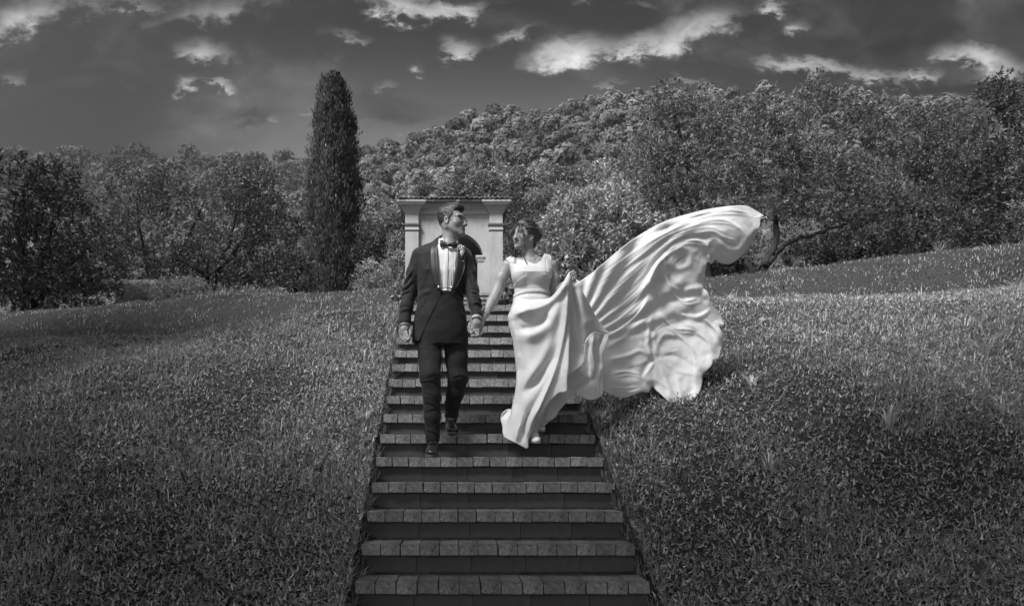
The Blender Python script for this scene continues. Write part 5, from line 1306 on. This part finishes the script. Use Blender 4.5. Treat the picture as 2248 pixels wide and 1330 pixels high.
lock([B(1144,488,-.05), B(1139,498,-.12), B(1143,510,-.14), B(1150,520,-.135), B(1150,534,-.13), B(1154,547,-.12), B(1150,560,-.11), B(1153,572,-.11), B(1159,583,-.115)], .0017, cnt=7, spread=.002)
lock([B(1146,488,-.05), B(1143,500,-.12), B(1150,512,-.13), B(1154,519,-.12)], .0028, cnt=9, spread=.004)
lock([B(1120,548,-.10), B(1127,556,-.10), B(1129,551,-.10)], .0012, cnt=4)
for k in range(46):      # fly-away hairs round the crown and bun
    a = g.uniform(-.5, 3.6); c0 = B(1158, 508, 0) + np.array([math.cos(a)*.10, g.uniform(-.03, .05), math.sin(a)*.085]); l = g.uniform(.02, .06)
    dr = np.array([math.cos(a) + g.normal()*.8, g.normal()*.3, math.sin(a) + g.normal()*.6]); dr /= np.linalg.norm(dr); m.tube([c0, c0 + dr*l*.5 + [0, 0, .004], c0 + dr*l], [.0008, .0007, .0003], 3, False)
for k in range(130):     # combed-back surface locks
    r0 = g.uniform(-.07, .07); t = np.linspace(.05, -.11, 6); up = .088 + g.uniform(.0, .004)
    pts = [bh.p(r0*(1 - .4*(i/5)), ff_, .036 + up*math.sqrt(max(0, 1 - (r0/.086)**2))*math.sqrt(max(.02, 1 - ((ff_+.014)/.104)**2))) for i, ff_ in enumerate(t)]
    m.tube(pts, [.0012]*5 + [.0005], 3, False)
part('hair_lock', m.mesh('hair_lock', M_hairF, True), bhair)

# ---- gown: under-skirt round the legs, draped front, inner layers, flying train
F = Field(axis((bx(1090), bx(1262), .006)), axis((BD-.26, BD+.3, .007)), axis((bz(972), bz(640), .007)))
F.loft(brows([(655,1129,1208,0,.10), (690,1124,1216,.01,.13), (740,1132,1226,.02,.15), (800,1139,1232,.03,.17), (860,1140,1224,.05,.17), (910,1128,1200,.06,.17), (955,1118,1180,.06,.16)]), 0)
part('underskirt', F.mesh('underskirt', M_dress, lambda V_, n: (fbm(V_, 5, 2) - .5)*.03), bride)
def folds(p, lst):
    o = np.zeros(len(p))
    for ln, w, a, *asym in lst:
        d, t, s_ = polyd(p, spline(ln, 5)); e = asym[0] if asym else 0.0
        sd_ = d * s_; ww = np.where(sd_ > 0, w * (1 + e), w * (1 - e)); end = np.clip(np.minimum(t, 1 - t) * 6, 0, 1)
        o += a * np.exp(-(sd_ / ww) ** 2) * (.15 + .85 * end)
    return o
DR = [(1128,652),(1150,656),(1180,656),(1207,653),(1222,638),(1236,620),(1245,604),(1250,597),(1257,600),(1263,612),(1285,650),(1310,697),(1334,731),(1312,727),(1296,731),(1286,742),(1281,758),(1284,785),(1277,802),(1262,814),(1246,826),(1245,858),
      (1228,862),(1212,876),(1200,890),(1190,908),(1178,928),(1170,942),(1164,954),(1160,966),(1160,974),(1160,982),(1155,984),(1149,981),(1138,975),(1120,966),(1104,955),(1112,938),(1120,912),(1125,885),(1132,850),(1133,812),(1129,775),(1124,742),(1117,715),(1114,697),(1120,680),(1126,664)]
LEFT = [(1128,652),(1120,680),(1114,697),(1124,742),(1133,812),(1125,885),(1104,955)]
DRF = [([(1250,602),(1225,645),(1190,672),(1150,683),(1116,690)], 13, -.055, .3), ([(1250,602),(1230,665),(1200,715),(1165,735),(1130,738)], 14, -.04, -.2), ([(1150,690),(1180,700),(1205,690)], 12, .030),
       ([(1250,602),(1236,690),(1205,780),(1165,830),(1138,852)], 13, -.035, .3), ([(1250,602),(1232,700),(1215,770),(1180,830),(1145,870)], 11, .045), ([(1250,600),(1243,700),(1222,800),(1190,880),(1168,935),(1160,980)], 9, -.055, .5),
       ([(1251,602),(1252,700),(1249,780),(1246,850)], 7, -.050, .6), ([(1253,604),(1262,700),(1268,780),(1268,810)], 13, .060), ([(1256,606),(1280,680),(1300,725)], 12, -.03), ([(1232,750),(1210,820),(1180,880),(1155,915),(1148,960)], 8, .035),
       ([(1158,902),(1148,925),(1138,945),(1135,970)], 5, -.030, .4), ([(1165,900),(1152,925),(1147,960)], 5, .028), ([(1135,745),(1145,800),(1140,850),(1130,910)], 8, .022), ([(1122,700),(1135,760),(1141,800)], 5, -.02), ([(1200,700),(1170,720),(1140,720)], 8, .02), ([(1185,890),(1165,930),(1158,960)], 5, -.03)]
def dr_depth(p):
    d, t, s_ = polyd(p, LEFT); x, y = p[:, 0], p[:, 1]
    b = BD - .20 - .03*smooth01((y-700)/200) + .05*smooth01((y-880)/90); b = b + .08*smooth01((690 - y)/50)*smooth01((1225 - x)/30)
    b = b + .18*smooth01((x-1250)/90) * smooth01((y-600)/100) + .20*(1 - np.sqrt(1 - (1 - np.clip(d/42, 0, 1))**2))
    b = b + .02*smooth01((630-y)/30)*(x > 1235)
    return b + folds(p, DRF) + (fbm(np.stack([x, y, 0*x], -1), .02, 3) - .5)*.012
cl_ = part('skirt', cloth('skirt', DR, dr_depth, M_dress, 2.6), bride)
IN = [(1246,820),(1270,806),(1282,790),(1284,756),(1292,738),(1306,728),(1328,724),(1337,733),(1333,752),(1323,785),(1326,815),(1324,845),(1323,866),(1308,876),(1290,877),(1272,868),(1258,866),(1243,884),(1226,903),(1220,914),(1205,926),(1193,935),(1186,925),(1188,905),(1198,888),(1215,870),(1240,852)]
def in_depth(p):
    x, y = p[:, 0], p[:, 1]
    return BD + .0 + .05*smooth01((x-1230)/100) + folds(p, [([(1305,735),(1300,770),(1306,800),(1300,830)], 5, -.035, .5), ([(1325,735),(1312,770),(1318,810)], 4, .03), ([(1300,830),(1275,850),(1245,868)], 8, .03), ([(1210,890),(1200,915),(1205,925)], 8, -.03), ([(1320,800),(1312,840),(1315,870)], 5, -.02),
           ([(1295,745),(1290,790),(1296,830)], 6, .03)]) + (fbm(np.stack([x, y, 0*x], -1), .03, 3) - .5)*.02
part('skirt_lining', cloth('skirt_lining', IN, in_depth, M_dress, 2.6), bride)
LB = [(1119,897),(1106,903),(1099,918),(1103,936),(1104,952),(1116,958),(1126,930),(1127,905)]
part('skirt_back', cloth('skirt_back', LB, lambda p: BD - .02 + .001*(p[:, 1]-900)*-1 + .03*(1-np.clip(polyd(p, [(1119,897),(1100,918),(1104,952)])[0]/10, 0, 1)), M_dress, 2.4), bride)
TRN = [(1262,612),(1272,617),(1285,609),(1302,597),(1322,580),(1350,556),(1380,532),(1410,512),(1440,495),(1470,482),(1505,471),(1545,461),(1585,454),(1622,451),(1642,453),(1656,460),(1668,467),(1677,473),(1670,481),(1668,497),(1660,517),(1646,540),(1630,560),(1615,573),(1600,580),(1584,578),(1571,571),(1562,580),(1554,575),
       (1549,592),(1548,615),(1546,632),(1554,641),(1559,660),(1565,672),(1577,683),(1585,698),(1590,714),(1579,716),(1586,732),(1588,748),(1584,768),(1577,787),(1566,790),(1563,801),(1552,813),(1543,822),(1542,838),(1537,857),(1525,875),(1510,890),(1495,897),(1480,891),(1466,880),(1454,868),(1441,857),
       (1432,848),(1424,861),(1408,860),(1390,867),(1367,873),(1345,868),(1326,858),(1302,840),(1290,780),(1274,700),(1264,640)]
TF = [([(1268,622),(1320,588),(1400,532),(1480,497),(1560,472),(1620,458)], 7, .030), ([(1285,640),(1340,600),(1420,538),(1500,492),(1600,462)], 5, -.030), ([(1300,655),(1350,612),(1420,560),(1480,512),(1560,478),(1640,475)], 6, .030),
      ([(1310,670),(1365,630),(1425,572),(1470,535),(1510,508),(1560,500),(1610,520)], 6, -.030), ([(1320,690),(1380,655),(1425,600),(1455,552),(1490,530),(1540,520),(1600,538)], 6, .032), ([(1325,710),(1385,675),(1420,625),(1438,582),(1452,566)], 5, -.035),
      ([(1330,740),(1390,700),(1420,660),(1430,610),(1440,580),(1452,568),(1460,578),(1461,600),(1472,625),(1500,640)], 5, -.050, .5), ([(1445,600),(1441,640),(1448,680)], 7, .050), ([(1432,690),(1424,740),(1428,775),(1440,790)], 5, -.040, .4),
      ([(1330,765),(1375,735),(1410,705),(1424,690)], 6, -.030), ([(1335,790),(1380,780),(1405,770),(1430,785)], 5, -.028), ([(1335,830),(1370,840),(1400,835),(1420,825)], 10, -.03), ([(1335,810),(1370,805),(1398,810)], 9, .030),
      ([(1475,560),(1495,545),(1515,555),(1512,580),(1490,590),(1474,578)], 8, -.035), ([(1494,567)][0:1] + [(1496,569)], 12, .045), ([(1560,560),(1555,535),(1570,525),(1600,548),(1630,545)], 6, -.035), ([(1565,540),(1550,560),(1556,578)], 5, .04),
      ([(1500,640),(1530,632),(1546,632)], 7, -.04), ([(1490,660),(1515,648),(1540,650),(1555,668)], 8, .035), ([(1490,690),(1530,695),(1560,680)], 6, -.045, .4), ([(1520,700),(1550,715),(1570,745),(1580,780)], 7, .035), ([(1500,705),(1540,730),(1560,765),(1562,795)], 6, -.035),
      ([(1440,785),(1470,780),(1500,790),(1530,815)], 6, .03), ([(1440,788),(1455,815),(1468,850),(1475,880)], 6, -.030), ([(1440,785),(1420,800),(1410,830),(1425,850)], 6, .035), ([(1440,783),(1445,755),(1460,735),(1490,740),(1505,760)], 5, -.03), ([(1520,830),(1515,860),(1500,885)], 9, .03), ([(1430,780),(1415,765),(1405,750)], 4, -.03),
      ([(1490,820),(1492,850),(1500,880)], 7, -.025), ([(1350,640),(1385,610),(1430,560)], 4, .015), ([(1340,660),(1400,612),(1440,562)], 4, -.018), ([(1460,640),(1470,690),(1500,720)], 10, .03), ([(1640,470),(1655,500),(1640,530),(1610,560)], 8, -.03)]
_ca = np.array([(1268,622),(1320,588),(1400,532),(1480,497),(1560,472),(1620,458)], float); _cm = np.array([(1305,675),(1360,635),(1415,585),(1455,535),(1530,500),(1600,500)], float); _cb = np.array([(1330,750),(1380,715),(1412,680),(1424,630),(1434,590),(1450,562)], float)
_g = np.random.default_rng(12); TFINE = []
for _k in range(22):
    _t = (_k + .5*_g.random()) / 22; _c = (_ca*(1-2*_t) + _cm*2*_t) if _t < .5 else (_cm*(2-2*_t) + _cb*(2*_t-1))
    TFINE.append(([tuple(q) for q in _c[:int(_g.integers(5, 7))]], _g.uniform(1.8, 3.4), -_g.uniform(.004, .010), _g.choice([-.4, .4, 0])))
for _k in range(9):
    _a = -2.2 + _k*.64 + _g.normal()*.08; _l = _g.uniform(45, 120); _o = np.array([1440, 786]); _d = np.array([math.cos(_a), math.sin(_a)]); _n = np.array([-_d[1], _d[0]])*_g.normal()*16
    TFINE.append(([tuple(_o + _d*8), tuple(_o + _d*_l*.5 + _n), tuple(_o + _d*_l)], _g.uniform(2.5, 5), -_g.uniform(.003, .006)))
for _c in ([(1460,600),(1475,640),(1500,660),(1530,655)], [(1450,690),(1480,720),(1520,725),(1560,750)], [(1455,710),(1490,735),(1520,770),(1530,820)], [(1500,480),(1560,465),(1610,462),(1650,470)], [(1510,492),(1560,482),(1600,486),(1630,505)], [(1520,515),(1560,508),(1590,520),(1620,530)], [(1470,545),(1500,528),(1540,530),(1560,545)],
           [(1345,820),(1375,815),(1405,822)], [(1345,850),(1375,852),(1400,848)], [(1500,850),(1510,870),(1500,888)], [(1545,700),(1570,720),(1580,745)]):
    TFINE.append((_c, 2.6, -.009)); TFINE.append(([(x + 7, y + 8) for x, y in _c], 2.4, -.006))
def tr_depth(p):
    x, y = p[:, 0], p[:, 1]; q = np.stack([x, y, 0*x], -1)
    b = BD + .10 + .10*smooth01((x-1270)/120) + .16*np.sin((x-1270)/330*2.4)*smooth01((x-1300)/100) - .25*smooth01((x-1480)/200)*smooth01((620-y)/120)
    b = b + .10*np.sin((y-600)/85)*smooth01((x-1380)/120)
    ang = np.arctan2(y - 760, x - 1245); rad = np.hypot(x - 1245, y - 760)
    b = b + .011*np.sin(ang*34 + .012*rad)*smooth01((rad-60)/60)*smooth01((360-rad)/120)*smooth01((760-y)/60)
    d, t, s_ = polyd(p, np.vstack([spline(TRN[:-5], 3)]))
    edge = np.clip(1 - d/16, 0, 1); b = b + .014*edge**2 + .020*edge*np.sin(t*90)*(x > 1300)
    return b + (.34*folds(p, TF) + .9*folds(p, TFINE))*(.25 + .75*smooth01((x-1290)/90)) + (fbm(q, .014, 3) - .5)*.05*smooth01((x-1400)/80) + (fbm(q, .05, 2) - .5)*.012*smooth01((x-1400)/80)
part('train', cloth('train', TRN, tr_depth, M_veil, 2.4), bride, label='billowing satin train blown far out to the right')
m = MB(); m.tube([P(1670,480,5.62), P(1676,479,5.62), P(1681,476,5.61), P(1684,480,5.6), P(1683,484,5.6)], [.003, .003, .003, .0025, .001], 6); part('train_thread', m.mesh('train_thread', M_veil, True), bride)

# ------------------------------------------------------------------ thin summer haze over the valley
v_, f_ = boxv(-700, 700, -60, 620, -8, 225)
hz = obj('haze', mesh_from('haze', v_, f_, None), kind='stuff', cat='haze', label='thin haze that pales the far wooded hills')
hm = bpy.data.materials.new('haze'); hm.use_nodes = True; ht = hm.node_tree; ht.nodes.clear()
hv = ht.nodes.new('ShaderNodeVolumePrincipled'); hv.inputs['Color'].default_value = (.9, .9, .9, 1); hv.inputs['Density'].default_value = .00014
ho = ht.nodes.new('ShaderNodeOutputMaterial'); ht.links.new(hv.outputs[0], ho.inputs['Volume']); hz.data.materials.append(hm)
